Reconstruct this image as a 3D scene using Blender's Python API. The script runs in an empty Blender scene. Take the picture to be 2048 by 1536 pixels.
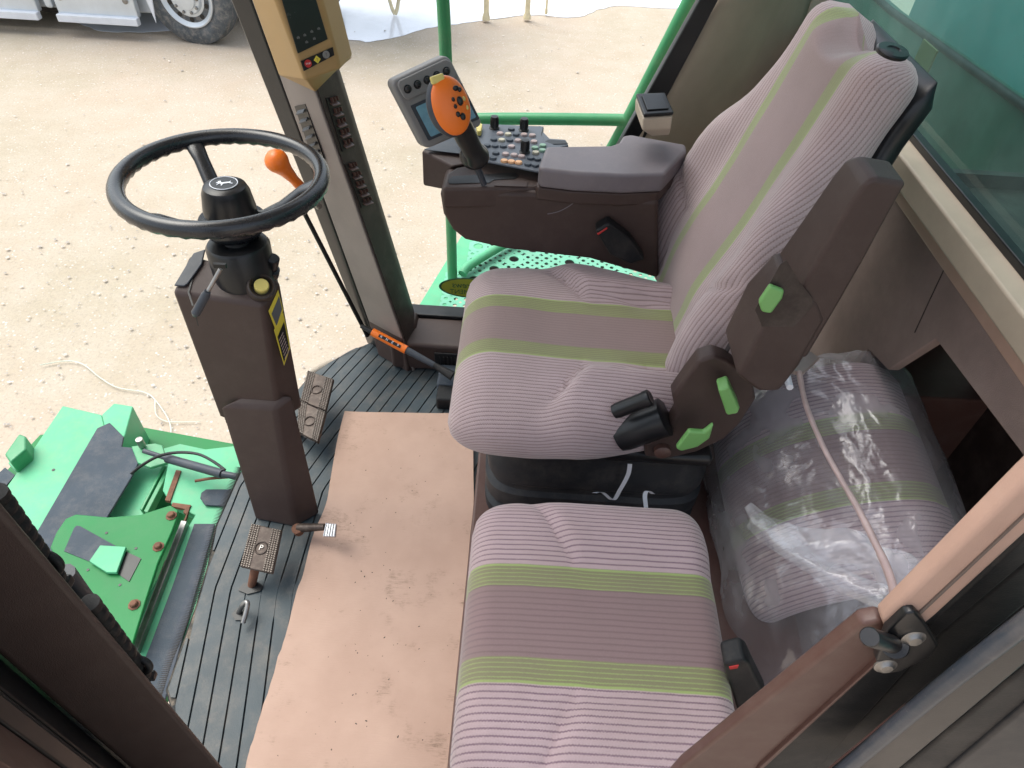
import bpy, bmesh, math, random
from mathutils import Vector, Matrix, noise
random.seed(7)
V=Vector
scene=bpy.context.scene
COL=scene.collection
# ------------------------------------------------------------------ camera model
F=1360.; ROLL=math.radians(3.5); PITCH=math.radians(45); CH=1.42
def ray(u,v):
    x=(u-1024)/F; y=(768-v)/F; c,s=math.cos(ROLL),math.sin(ROLL)
    xr=x*c-y*s; yr=y*c+x*s
    return V((xr, math.cos(PITCH)+yr*math.sin(PITCH), -math.sin(PITCH)+yr*math.cos(PITCH)))
CAM=V((0,0,CH))
def at(u,v,ax,val):
    """real-world point seen at photo coordinate (u,v), on the plane x/y/z = val"""
    r=ray(u,v); i='xyz'.index(ax); k=(val-CAM[i])/r[i]
    return CAM+r*k
def atp(u,v,p0,n,off=0):
    r=ray(u,v); p0=p0+n*off; k=(p0-CAM).dot(n)/r.dot(n)
    return CAM+r*k
def plane(a,b,c):
    n=(b-a).cross(c-a).normalized()
    if n.dot(CAM-a)<0: n=-n
    return a,n
cd=bpy.data.cameras.new('camera'); cam=bpy.data.objects.new('camera',cd); COL.objects.link(cam)
cam.location=CAM; cam.matrix_world=Matrix.Translation(CAM)@Matrix.Rotation(PITCH,4,'X')@Matrix.Rotation(ROLL,4,'Z')
cd.sensor_width=36; cd.lens=F/2048*36; cd.clip_start=.02; cd.clip_end=500
scene.camera=cam
# ------------------------------------------------------------------ materials
def newmat(name):
    m=bpy.data.materials.new(name); m.use_nodes=True; nt=m.node_tree
    return m,nt,nt.nodes['Principled BSDF']
class NB:
    def __init__(s,nt): s.nt=nt
    def n(s,t,**k):
        o=s.nt.nodes.new(t)
        for a,b in k.items():
            if a.startswith('i_'): 
                key=a[2:]; key=int(key) if key.isdigit() else key.replace('_',' ')
                s.set(o.inputs[key],b)
            else: setattr(o,a,b)
        return o
    def set(s,inp,b):
        if isinstance(b,bpy.types.NodeSocket): s.nt.links.new(b,inp)
        else: inp.default_value=b
    def m(s,op,a,b=0,c=None):
        o=s.nt.nodes.new('ShaderNodeMath'); o.operation=op
        s.set(o.inputs[0],a); s.set(o.inputs[1],b)
        if c is not None: s.set(o.inputs[2],c)
        return o.outputs[0]
    def mix(s,f,a,b):
        o=s.nt.nodes.new('ShaderNodeMix'); o.data_type='RGBA'
        s.set(o.inputs[0],f)
        for i,x in ((6,a),(7,b)):
            if isinstance(x,(tuple,list)): x=tuple(x)+((1,) if len(x)==3 else ())
            s.set(o.inputs[i],x)
        return o.outputs[2]
    def step(s,x,e,w=.001):  # smoothstep up at e
        o=s.nt.nodes.new('ShaderNodeMapRange'); o.interpolation_type='SMOOTHSTEP'
        s.set(o.inputs[0],x); o.inputs[1].default_value=e-w; o.inputs[2].default_value=e+w
        return o.outputs[0]
    def noise(s,co,scale,detail=4,rough=.6):
        o=s.nt.nodes.new('ShaderNodeTexNoise'); s.set(o.inputs['Vector'],co)
        o.inputs['Scale'].default_value=scale; o.inputs['Detail'].default_value=detail; o.inputs['Roughness'].default_value=rough
        return o.outputs[0]
def M(name,col,rough=.5,metal=0,var=.15,vs=6,bump=.1,bs=600,dust=0,dustcol=(.45,.38,.32),spec=.5,coat=0,rv=.08):
    m,nt,b=newmat(name); N=NB(nt)
    tc=nt.nodes.new('ShaderNodeTexCoord').outputs['Object']
    n1=N.noise(tc,vs,6)
    dark=tuple(c*(1-var) for c in col); lite=tuple(min(1,c*(1+var)) for c in col)
    c=N.mix(N.step(n1,.5,.25),dark,lite)
    if dust:
        n2=N.noise(tc,vs*2.3+3,8,.7); n3=N.noise(tc,180,3)
        fac=N.m('MULTIPLY',N.step(n2,.56,.14),N.m('ADD',n3,.3)); fac=N.m('MULTIPLY',fac,dust)
        sp=N.noise(tc,330,1,.4); fac=N.m('MAXIMUM',fac,N.m('MULTIPLY',N.step(sp,.8,.02),min(1,dust*1.3)))
        c=N.mix(fac,c,dustcol)
    N.set(b.inputs['Base Color'],c)
    N.set(b.inputs['Roughness'],N.m('ADD',N.m('MULTIPLY',N.noise(tc,vs*4,4),rv*2),rough-rv))
    b.inputs['Metallic'].default_value=metal; b.inputs['Specular IOR Level'].default_value=spec
    b.inputs['Coat Weight'].default_value=coat
    if bump:
        bp=nt.nodes.new('ShaderNodeBump'); bp.inputs['Strength'].default_value=bump; bp.inputs['Distance'].default_value=.001
        N.set(bp.inputs['Height'],N.noise(tc,bs,3)); N.set(b.inputs['Normal'],bp.outputs[0])
    return m
def fabric(name,b0,b1,pitch=.0085,light=(.40,.295,.30),line=(.12,.065,.085),mid=(.215,.145,.135),midline=(.135,.085,.085),green=(.19,.205,.09),gline=(.38,.52,.12),midamt=.5,lw=.13):
    """striped seat cloth: UV.x = lateral distance from the middle in metres"""
    m,nt,b=newmat(name); N=NB(nt)
    tc=nt.nodes.new('ShaderNodeTexCoord'); sx=nt.nodes.new('ShaderNodeSeparateXYZ'); N.set(sx.inputs[0],tc.outputs['UV'])
    u,v=sx.outputs[0],sx.outputs[1]
    ob=tc.outputs['Object']
    zig=N.m('MULTIPLY',N.m('PINGPONG',v,.0022),.45)
    wob=N.m('MULTIPLY',N.m('SUBTRACT',N.noise(ob,14,2),.5),.003)
    uu=N.m('ADD',N.m('ADD',u,zig),wob)
    au=N.m('ABSOLUTE',N.m('ADD',u,wob))
    fr=N.m('FRACT',N.m('DIVIDE',N.m('ADD',uu,10),pitch))
    d=N.m('ABSOLUTE',N.m('SUBTRACT',fr,.5))
    ln=N.m('SUBTRACT',1,N.step(d,lw,.07))
    brk=N.step(N.noise(ob,700,1),.36,.12)
    lnb=N.m('MULTIPLY',ln,brk)
    fuzz=N.noise(ob,1400,2); wear=N.noise(ob,9,5)
    outer=N.mix(N.m('MULTIPLY',lnb,.95),light,line)
    midc=N.mix(N.m('MULTIPLY',ln,midamt),mid,midline)
    frg=N.m('FRACT',N.m('DIVIDE',N.m('ADD',uu,10),pitch*.72)); dg=N.m('ABSOLUTE',N.m('SUBTRACT',frg,.5))
    lg=N.m('MULTIPLY',N.m('SUBTRACT',1,N.step(dg,.12,.08)),N.step(N.noise(ob,900,1),.42,.1))
    gr=N.mix(lg,green,gline)
    c=N.mix(N.step(au,b0,.001),midc,gr); 
    edge=N.m('MULTIPLY',N.step(au,b1-.004,.001),1); c=N.mix(edge,c,gline)
    c=N.mix(N.step(au,b1,.001),c,outer)
    c=N.mix(N.m('MULTIPLY',N.step(wear,.5,.2),.22),c,(.20,.15,.135))
    hs=nt.nodes.new('ShaderNodeHueSaturation'); N.set(hs.inputs['Color'],c); N.set(hs.inputs['Value'],N.m('ADD',N.m('MULTIPLY',fuzz,.8),.6))
    N.set(b.inputs['Base Color'],hs.outputs[0])
    b.inputs['Roughness'].default_value=.95; b.inputs['Specular IOR Level'].default_value=.15
    b.inputs['Sheen Weight'].default_value=.35; b.inputs['Sheen Roughness'].default_value=.5
    rib=N.m('MULTIPLY',N.m('SUBTRACT',N.step(d,.2,.2),.5),N.step(au,b1,.002))
    h=N.m('ADD',N.m('MULTIPLY',rib,.9),N.m('MULTIPLY',fuzz,.7))
    bp=nt.nodes.new('ShaderNodeBump'); bp.inputs['Strength'].default_value=.45; bp.inputs['Distance'].default_value=.0012
    N.set(bp.inputs['Height'],h); N.set(b.inputs['Normal'],bp.outputs[0])
    return m
def glass(name,tint,gloss=.08,rough=.02,haze=0):
    m=bpy.data.materials.new(name); m.use_nodes=True; nt=m.node_tree; nt.nodes.clear(); N=NB(nt)
    out=nt.nodes.new('ShaderNodeOutputMaterial')
    t=nt.nodes.new('ShaderNodeBsdfTransparent'); t.inputs[0].default_value=(*tint,1)
    g=nt.nodes.new('ShaderNodeBsdfGlossy'); g.inputs['Roughness'].default_value=rough
    fr=nt.nodes.new('ShaderNodeLayerWeight'); fr.inputs[0].default_value=.5; fz=N.m('ADD',.5,N.m('MULTIPLY',N.m('POWER',fr.outputs['Facing'],4),5))
    mx=nt.nodes.new('ShaderNodeMixShader'); N.set(mx.inputs[0],N.m('MULTIPLY',fz,gloss)); N.set(mx.inputs[1],t.outputs[0]); N.set(mx.inputs[2],g.outputs[0])
    o_=mx.outputs[0]
    if haze:
        tc=nt.nodes.new('ShaderNodeTexCoord').outputs['Object']; df=nt.nodes.new('ShaderNodeBsdfDiffuse'); df.inputs[0].default_value=(.35,.5,.47,1)
        h=nt.nodes.new('ShaderNodeMixShader'); N.set(h.inputs[0],N.m('MULTIPLY',N.m('ADD',N.step(N.noise(tc,3.5,6,.65),.52,.22),.25),haze)); N.set(h.inputs[1],o_); N.set(h.inputs[2],df.outputs[0]); o_=h.outputs[0]
    N.set(out.inputs[0],o_); return m
MAT={}
MAT['brown']=M('brown_plastic',(.055,.035,.031),.5,var=.04,bump=.35,bs=900,dust=.03,spec=.35)
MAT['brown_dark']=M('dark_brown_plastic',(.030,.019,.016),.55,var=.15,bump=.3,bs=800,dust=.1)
MAT['redbrown']=M('red_brown_metal',(.085,.040,.032),.45,var=.06,bump=.15,bs=500,dust=.06)
MAT['taupe']=M('taupe_plastic',(.125,.095,.08),.6,bump=.4,bs=900,dust=.06)
MAT['pillargrey']=M('pillar_grey_plastic',(.20,.17,.155),.6,bump=.3,bs=900,dust=.06)
MAT['greyarm']=M('grey_brown_armrest',(.16,.14,.155),.48,bump=.35,bs=1000,dust=.08)
MAT['beige']=M('beige_trim',(.42,.27,.21),.55,bump=.2,bs=800,dust=.1)
MAT['tan']=M('tan_plastic',(.36,.225,.09),.5,var=.06,bump=.2,bs=900)
MAT['tanframe']=M('tan_frame',(.42,.35,.27),.5,bump=.2,bs=900)
MAT['felt']=M('brown_felt',(.27,.205,.185),.95,var=.18,vs=5,bump=.8,bs=500,spec=.1,dust=.1)
MAT['black']=M('black_plastic',(.008,.009,.011),.32,bump=.1,bs=900,dust=.02,spec=.4)
MAT['rubber']=M('black_rubber',(.009,.010,.012),.55,bump=.3,bs=500,dust=.06,spec=.3)
MAT['bellows']=M('bellows_rubber',(.018,.020,.024),.55,bump=.2,bs=400,dust=.08,spec=.35)
MAT['wheel']=M('wheel_rim_black',(.012,.014,.018),.27,bump=.12,bs=700,spec=.6)
MAT['slate']=M('slate_plastic',(.038,.046,.06),.4,bump=.2,bs=900,dust=.06,spec=.4)
MAT['mat']=M('ribbed_floor_mat',(.027,.043,.053),.5,var=.2,bump=.3,bs=350,dust=.35,dustcol=(.20,.165,.13))
MAT['matgap']=M('dusty_mat_groove',(.012,.015,.017),.8,bump=.3,bs=350,dust=1.,dustcol=(.24,.19,.14))
MAT['grey']=M('grey_plastic',(.20,.195,.195),.5,bump=.25,bs=900)
MAT['orange']=M('orange_plastic',(.80,.17,.012),.38,var=.08,bump=.05)
MAT['yellow']=M('yellow_plastic',(.62,.52,.16),.4,var=.08,bump=.05)
MAT['lime']=M('lime_plastic',(.17,.40,.12),.4,var=.08,bump=.08)
MAT['deckgreen']=M('deck_green_paint',(.012,.185,.05),.45,var=.1,vs=4,bump=.1,bs=200,dust=.03,spec=.25)
MAT['green']=M('green_paint',(.045,.27,.115),.38,var=.12,vs=4,bump=.1,bs=200,dust=.12)
MAT['mint']=M('glass_washed_green',(.11,.44,.24),.45,var=.12,vs=6,bump=.1,bs=200,dust=.22,dustcol=(.30,.30,.20),spec=.3)  # green paled by a glass-reflection wash in the base colour
MAT['slatepad']=M('slate_grip_sheet',(.04,.055,.075),.75,var=.12,vs=8,bump=.8,bs=300,dust=.10)
MAT['rust']=M('rusty_steel',(.16,.07,.04),.8,var=.35,vs=40,bump=.6,bs=200)
MAT['steel']=M('worn_steel',(.30,.29,.28),.4,metal=.9,var=.2,vs=30,bump=.2)
MAT['darksteel']=M('dirty_pedal_steel',(.06,.042,.034),.5,metal=.4,var=.3,vs=25,bump=.4,bs=300,dust=.15)
MAT['studsteel']=M('stud_steel',(.16,.14,.125),.45,metal=.8,var=.2,vs=30,bump=.2)
MAT['chrome']=M('polished_metal',(.55,.55,.56),.25,metal=1,var=.05)
MAT['white']=M('white_plastic',(.72,.74,.80),.4,var=.05)
MAT['alum']=M('silver_truck_panel',(.62,.66,.70),.35,metal=.35,var=.1,vs=2)
MAT['tyre']=M('truck_tyre_rubber',(.07,.08,.09),.8,var=.25,vs=5,bump=.5,bs=80,dust=.4)
MAT['red']=M('red_plastic',(.45,.02,.02),.4)
MAT['knobgrey']=M('pad_grey',(.09,.105,.13),.45,bump=.15)
MAT['pink']=M('pad_pink_button',(.42,.33,.32),.5); MAT['cream']=M('pad_cream_button',(.50,.47,.36),.5)
MAT['apricot']=M('pad_orange_button',(.75,.42,.22),.5); MAT['sage']=M('pad_green_button',(.24,.40,.30),.5); MAT['slateb']=M('pad_slate_button',(.05,.065,.085),.5)
MAT['stickgreen']=M('sticker_green',(.03,.13,.05),.5); MAT['stickyellow']=M('sticker_yellow',(.36,.42,.04),.5)
MAT['decalyel']=M('decal_yellow',(.70,.58,.06),.5); MAT['decalgrey']=M('decal_grey',(.10,.11,.12),.5)
MAT['creamleg']=M('pale_yellow_paint',(.72,.62,.40),.5,dust=.3)
MAT['screen']=M('blue_grey_lcd',(.16,.32,.42),.15,var=.3,vs=12,bump=0)
MAT['screendark']=M('dark_lcd',(.012,.018,.016),.25,bump=0)
MAT['string']=M('white_string',(.62,.66,.55),.8)
MAT['pebble']=M('gravel_stone',(.52,.47,.42),.8,var=.4,vs=3,bump=.3,bs=60)
MAT['glass']=glass('clear_window_glass',(.97,1,.98),.012)
MAT['rearglass']=glass('green_tinted_glass',(.36,.64,.60),.09,haze=.16)
MAT['seat']=fabric('driver_seat_cloth',.052,.092,.0078,light=(.45,.35,.355),line=(.22,.155,.16),midamt=.25,mid=(.27,.195,.185),green=(.22,.225,.11),gline=(.31,.39,.14))
MAT['back']=fabric('driver_backrest_cloth',.080,.110,.0078,light=(.47,.37,.375),line=(.27,.195,.19),midamt=.06,mid=(.32,.235,.23),green=(.27,.30,.15),gline=(.31,.37,.16))
MAT['jump']=fabric('jump_seat_cloth',.056,.094,.0095,light=(.43,.325,.335),line=(.17,.105,.14),midamt=.5,mid=(.235,.16,.16),midline=(.13,.085,.095),green=(.205,.20,.11),gline=(.29,.37,.13))
# cardboard
def mk_card():
    m,nt,b=newmat('cardboard'); N=NB(nt); tc=nt.nodes.new('ShaderNodeTexCoord').outputs['Object']
    mp=nt.nodes.new('ShaderNodeMapping'); mp.inputs['Scale'].default_value=(1,10,1); N.set(mp.inputs[0],tc)
    st=N.noise(mp.outputs[0],30,3); big=N.noise(tc,5,6)
    c=N.mix(N.step(big,.5,.25),(.43,.285,.22),(.51,.35,.275)); c=N.mix(N.m('MULTIPLY',N.step(st,.55,.2),.15),c,(.45,.31,.24))
    spk=N.noise(tc,220,2); big2=N.noise(tc,7,7,.75); st2=N.noise(mp.outputs[0],60,4,.8)
    scuff=N.m('MULTIPLY',N.step(big2,.60,.07),N.step(st2,.52,.08))
    c=N.mix(N.m('MULTIPLY',scuff,.8),c,(.20,.13,.09))
    dots=N.step(N.noise(tc,120,1),.79,.01); c=N.mix(N.m('MULTIPLY',dots,.85),c,(.07,.05,.035))
    N.set(b.inputs['Base Color'],c); b.inputs['Roughness'].default_value=.75
    bp=nt.nodes.new('ShaderNodeBump'); bp.inputs['Strength'].default_value=.25; bp.inputs['Distance'].default_value=.002
    N.set(bp.inputs['Height'],N.m('ADD',N.noise(mp.outputs[0],60,2),N.m('MULTIPLY',big,3))); N.set(b.inputs['Normal'],bp.outputs[0])
    return m
MAT['card']=mk_card()
def mk_ground():
    m,nt,b=newmat('gravel_ground'); N=NB(nt); tc=nt.nodes.new('ShaderNodeTexCoord').outputs['Object']
    big=N.noise(tc,.35,7,.6); med=N.noise(tc,2.2,8,.7); fine=N.noise(tc,45,5,.7)
    c=N.mix(N.step(big,.5,.15),(.41,.345,.255),(.49,.39,.305)); c=N.mix(N.m('MULTIPLY',N.step(med,.5,.18),.5),c,(.52,.455,.38))
    c=N.mix(N.m('MULTIPLY',N.step(fine,.58,.12),.45),c,(.29,.25,.21))
    vo=nt.nodes.new('ShaderNodeTexVoronoi'); N.set(vo.inputs['Vector'],tc); vo.inputs['Scale'].default_value=26
    peb=N.m('MULTIPLY',N.m('SUBTRACT',1,N.step(vo.outputs['Distance'],.20,.06)),N.step(N.noise(tc,7,4,.7),.52,.1))
    c=N.mix(N.m('MULTIPLY',peb,.7),c,(.72,.69,.66))
    N.set(b.inputs['Base Color'],c); b.inputs['Roughness'].default_value=.9
    bp=nt.nodes.new('ShaderNodeBump'); bp.inputs['Strength'].default_value=.4; bp.inputs['Distance'].default_value=.015
    N.set(bp.inputs['Height'],N.m('ADD',fine,N.m('ADD',med,N.m('MULTIPLY',peb,.6)))); N.set(b.inputs['Normal'],bp.outputs[0])
    return m
MAT['ground']=mk_ground()
def mk_puddle():
    m,nt,b=newmat('puddle_sky_white'); N=NB(nt); tc=nt.nodes.new('ShaderNodeTexCoord').outputs['Object']
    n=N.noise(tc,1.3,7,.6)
    c=N.mix(N.step(n,.52,.1),(.86,.88,.95),(.78,.80,.86)); b.inputs['Roughness'].default_value=.18  # puddle: the sky's reflection is put into the near-white base colour
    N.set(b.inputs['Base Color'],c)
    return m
MAT['puddlesky']=mk_puddle()
def mk_bag():
    m=bpy.data.materials.new('clear_plastic_film'); m.use_nodes=True; nt=m.node_tree; nt.nodes.clear(); N=NB(nt)
    tc=nt.nodes.new('ShaderNodeTexCoord').outputs['Object']; out=nt.nodes.new('ShaderNodeOutputMaterial')
    t=nt.nodes.new('ShaderNodeBsdfTransparent'); t.inputs[0].default_value=(.97,.98,1,1)
    d=nt.nodes.new('ShaderNodeBsdfDiffuse'); d.inputs[0].default_value=(.90,.91,.95,1)
    tl=nt.nodes.new('ShaderNodeBsdfTranslucent'); tl.inputs[0].default_value=(.97,.97,.99,1)
    g=nt.nodes.new('ShaderNodeBsdfGlossy'); g.inputs['Roughness'].default_value=.2
    mp=nt.nodes.new('ShaderNodeMapping'); mp.inputs['Scale'].default_value=(1,1,.55); mp.inputs['Rotation'].default_value=(.4,.5,.6); N.set(mp.inputs[0],tc)
    def ridged(scale,det,vec):
        o=nt.nodes.new('ShaderNodeTexNoise'); o.noise_type='RIDGED_MULTIFRACTAL'; N.set(o.inputs['Vector'],vec)
        o.inputs['Scale'].default_value=scale; o.inputs['Detail'].default_value=det; o.inputs['Roughness'].default_value=.55
        o.inputs['Distortion'].default_value=.3
        return o.outputs[0]
    r1=ridged(9,4,mp.outputs[0]); r2=ridged(30,3,mp.outputs[0])
    bp=nt.nodes.new('ShaderNodeBump'); bp.inputs['Strength'].default_value=.8; bp.inputs['Distance'].default_value=.004
    N.set(bp.inputs['Height'],N.m('ADD',N.m('MULTIPLY',r1,.6),N.m('ADD',r2,N.m('MULTIPLY',ridged(85,2,mp.outputs[0]),.25))))
    N.set(g.inputs['Normal'],bp.outputs[0])
    a=nt.nodes.new('ShaderNodeMixShader'); a.inputs[0].default_value=.4; N.set(a.inputs[1],d.outputs[0]); N.set(a.inputs[2],tl.outputs[0])
    milky=N.m('ADD',.13,N.m('MULTIPLY',N.step(r2,1.3,.3),.10))
    milky=N.m('ADD',milky,N.m('MULTIPLY',N.step(N.noise(tc,6,3),.55,.1),.20))
    lw=nt.nodes.new('ShaderNodeLayerWeight'); lw.inputs[0].default_value=.5; milky=N.m('ADD',milky,N.m('MULTIPLY',N.m('POWER',lw.outputs['Facing'],3),.45))
    b2=nt.nodes.new('ShaderNodeMixShader'); N.set(b2.inputs[0],milky); N.set(b2.inputs[1],t.outputs[0]); N.set(b2.inputs[2],a.outputs[0])
    fr=nt.nodes.new('ShaderNodeLayerWeight'); fr.inputs[0].default_value=.5; N.set(fr.inputs['Normal'],bp.outputs[0])
    c=nt.nodes.new('ShaderNodeMixShader'); N.set(c.inputs[0],N.m('ADD',.09,N.m('MULTIPLY',N.m('POWER',fr.outputs['Facing'],3),.6))); N.set(c.inputs[1],b2.outputs[0]); N.set(c.inputs[2],g.outputs[0])
    N.set(out.inputs[0],c.outputs[0]); return m
MAT['bag']=mk_bag()
# ------------------------------------------------------------------ object helpers
ORG={}
def tag(o,label=None,cat=None,group=None,kind=None):
    if label: o['label']=label
    if cat: o['category']=cat
    if group: o['group']=group
    if kind: o['kind']=kind
    return o
def thing(name,label,cat,loc,group=None):
    o=bpy.data.objects.new(name,None); COL.objects.link(o); o.location=loc; o.empty_display_size=.05
    ORG[o.name]=V(loc); return tag(o,label,cat,group)
class MB:
    def __init__(s): s.v=[]; s.f=[]; s.uv=None; s.mi=[]
    def add(s,vs,fs):
        n=len(s.v); s.v+= [V(p) for p in vs]; s.f+= [tuple(i+n for i in f) for f in fs]; return s
    def box(s,c,d,R=None):
        c=V(c); P=[V((x*d[0]/2,y*d[1]/2,z*d[2]/2)) for x in(-1,1) for y in(-1,1) for z in(-1,1)]
        if R is not None: P=[R@p for p in P]
        return s.add([c+p for p in P],[(0,1,3,2),(4,6,7,5),(0,4,5,1),(2,3,7,6),(0,2,6,4),(1,5,7,3)])
    def prism(s,pts,vec):
        vec=V(vec); n=len(pts); a=[V(p) for p in pts]; b=[p+vec for p in a]
        return s.add(a+b,[tuple(range(n-1,-1,-1)),tuple(range(n,2*n))]+[(i,(i+1)%n,n+(i+1)%n,n+i) for i in range(n)])
    def loft(s,secs,cap=True):
        n=len(secs[0]); vs=[p for q in secs for p in q]; fs=[]
        for j in range(len(secs)-1):
            for i in range(n): fs.append((j*n+i,j*n+(i+1)%n,(j+1)*n+(i+1)%n,(j+1)*n+i))
        if cap: fs+= [tuple(range(n-1,-1,-1)),tuple(range((len(secs)-1)*n,len(secs)*n))]
        return s.add(vs,fs)
    def tube(s,pts,r,n=10,sm=0):
        pts=[V(p) for p in pts]
        if sm: pts=spline(pts,sm)
        rs=r if isinstance(r,(list,tuple)) else [r]*len(pts)
        if len(rs)!=len(pts): rs=[rs[min(len(rs)-1,int(i/(len(pts)-1)*(len(rs)-1)+.5))] for i in range(len(pts))]
        secs=[]; up=None
        for i,p in enumerate(pts):
            t=(pts[min(i+1,len(pts)-1)]-pts[max(i-1,0)]).normalized()
            if up is None: up=t.orthogonal().normalized()
            up=(up-t*up.dot(t)).normalized(); w=t.cross(up)
            secs.append([p+(up*math.cos(a)+w*math.sin(a))*rs[i] for a in [2*math.pi*k/n for k in range(n)]])
        return s.loft(secs)
    def cyl(s,a,b,r0,r1=None,n=24): return s.tube([a,b],[r0,r0 if r1 is None else r1],n)
    def lathe(s,o,ax,prof,n=32,ex=(1,1),xd=None):
        o=V(o); ax=V(ax).normalized(); x=V(xd) if xd else ax.orthogonal(); x=(x-ax*x.dot(ax)).normalized(); y=ax.cross(x)
        secs=[[o+ax*h+(x*math.cos(a)*ex[0]+y*math.sin(a)*ex[1])*r for a in [2*math.pi*k/n for k in range(n)]] for r,h in prof]
        return s.loft(secs)
    def ell(s,c,ax,n=20,m=12):
        c=V(c); secs=[]
        for j in range(1,m):
            t=math.pi*j/m; secs.append([c-V(ax[2])*math.cos(t)+(V(ax[0])*math.cos(2*math.pi*k/n)+V(ax[1])*math.sin(2*math.pi*k/n))*math.sin(t) for k in range(n)])
        return s.loft(secs)
    def torus(s,c,nrm,R,r,n=64,m=14,xd=None,rr=None):
        c=V(c); nrm=V(nrm).normalized(); x=nrm.orthogonal().normalized() if xd is None else V(xd); x=(x-nrm*x.dot(nrm)).normalized(); y=nrm.cross(x); b=len(s.v); vs=[];fs=[]
        for i in range(n):
            a=2*math.pi*i/n; d=x*math.cos(a)+y*math.sin(a); q=r if rr is None else rr(a)
            for j in range(m):
                t=2*math.pi*j/m; vs.append(c+d*(R+q*math.cos(t))+nrm*q*math.sin(t))
        for i in range(n):
            for j in range(m):
                fs.append((i*m+j,((i+1)%n)*m+j,((i+1)%n)*m+(j+1)%m,i*m+(j+1)%m))
        return s.add(vs,fs)
    def build(s,name,mat,parent=None,bevel=0,smooth=40,loc=None,subd=0,seg=2,flat=False):
        if parent is not None: o0=ORG[parent.name]
        else:
            if loc is None:
                mn=V((min(p[i] for p in s.v) for i in range(3))); mx=V((max(p[i] for p in s.v) for i in range(3))); loc=(mn+mx)/2; loc.z=mn.z
            o0=V(loc)
        me=bpy.data.meshes.new(name); me.from_pydata([tuple(p-o0) for p in s.v],[],s.f)
        if s.uv:
            l=me.uv_layers.new(name='UVMap')
            for p in me.polygons:
                for li in p.loop_indices: l.data[li].uv=s.uv[me.loops[li].vertex_index]
        bm=bmesh.new(); bm.from_mesh(me)
        if not s.uv: bmesh.ops.recalc_face_normals(bm,faces=bm.faces)
        else: bmesh.ops.recalc_face_normals(bm,faces=bm.faces)
        for f in bm.faces: f.smooth=not flat
        for e in bm.edges:
            if len(e.link_faces)==2 and e.calc_face_angle(0)>math.radians(smooth): e.smooth=False
        bm.to_mesh(me); bm.free()
        mats=mat if isinstance(mat,(list,tuple)) else [mat]
        for mm in mats: me.materials.append(MAT[mm] if isinstance(mm,str) else mm)
        o=bpy.data.objects.new(name,me); COL.objects.link(o)
        if parent is not None: o.parent=parent
        else: o.location=o0
        ORG[o.name]=o0
        if bevel:
            b=o.modifiers.new('bevel','BEVEL'); b.width=bevel; b.segments=seg; b.limit_method='ANGLE'; b.angle_limit=math.radians(35)
            b.harden_normals=False
            for p in me.polygons: p.use_smooth=True
            me.edges.foreach_set('use_edge_sharp',[False]*len(me.edges)) if hasattr(me.edges[0],'use_edge_sharp') else None
            wn=o.modifiers.new('wn','WEIGHTED_NORMAL'); wn.keep_sharp=True; wn.weight=100
        if subd:
            b=o.modifiers.new('sub','SUBSURF'); b.levels=subd; b.render_levels=subd
        return o
def spline(pts,k):
    out=[]; n=len(pts)
    for i in range(n-1):
        p0=pts[max(i-1,0)];p1=pts[i];p2=pts[i+1];p3=pts[min(i+2,n-1)]
        for j in range(k):
            t=j/k; out.append(.5*((2*p1)+(p2-p0)*t+(2*p0-5*p1+4*p2-p3)*t*t+(3*p1-p0-3*p2+p3)*t**3))
    out.append(pts[-1]); return out
def copyobj(o,parent=None):
    c=o.copy(); COL.objects.link(c)
    if parent is not None: c.parent=parent
    ORG[c.name]=ORG[o.name]
    for ch in list(o.children): copyobj(ch,c)
    return c
def text_mesh(name,txt,size,p,xd,yd,mat,parent,ext=.0004,mirror=False,align='CENTER',shear=0):
    cu=bpy.data.curves.new(name,'FONT'); cu.body=txt; cu.size=size; cu.extrude=ext; cu.align_x=align; cu.align_y='CENTER'; cu.shear=shear
    to=bpy.data.objects.new(name+'_tmp',cu); COL.objects.link(to)
    dg=bpy.context.evaluated_depsgraph_get(); me=bpy.data.meshes.new_from_object(to.evaluated_get(dg))
    bpy.data.objects.remove(to)
    xd=V(xd).normalized(); yd=V(yd); yd=(yd-xd*yd.dot(xd)).normalized(); zd=xd.cross(yd)
    b=MB(); b.add([V(p)+xd*q.co.x*(-1 if mirror else 1)+yd*q.co.y+zd*q.co.z for q in me.vertices],[tuple(f.vertices) for f in me.polygons])
    return b.build(name,mat,parent,flat=True)
def frame(n,up):
    n=V(n).normalized(); up=V(up); y=(up-n*up.dot(n)).normalized(); x=y.cross(n); return x,y,n
def rotm(x,y,z): return Matrix((x,y,z)).transposed()
def pxpoly(pts,ax,val): return [at(u,v,ax,val) for u,v in pts]
def smoothstep(a,b,x):
    t=max(0,min(1,(x-a)/(b-a))); return t*t*(3-2*t)

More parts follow.
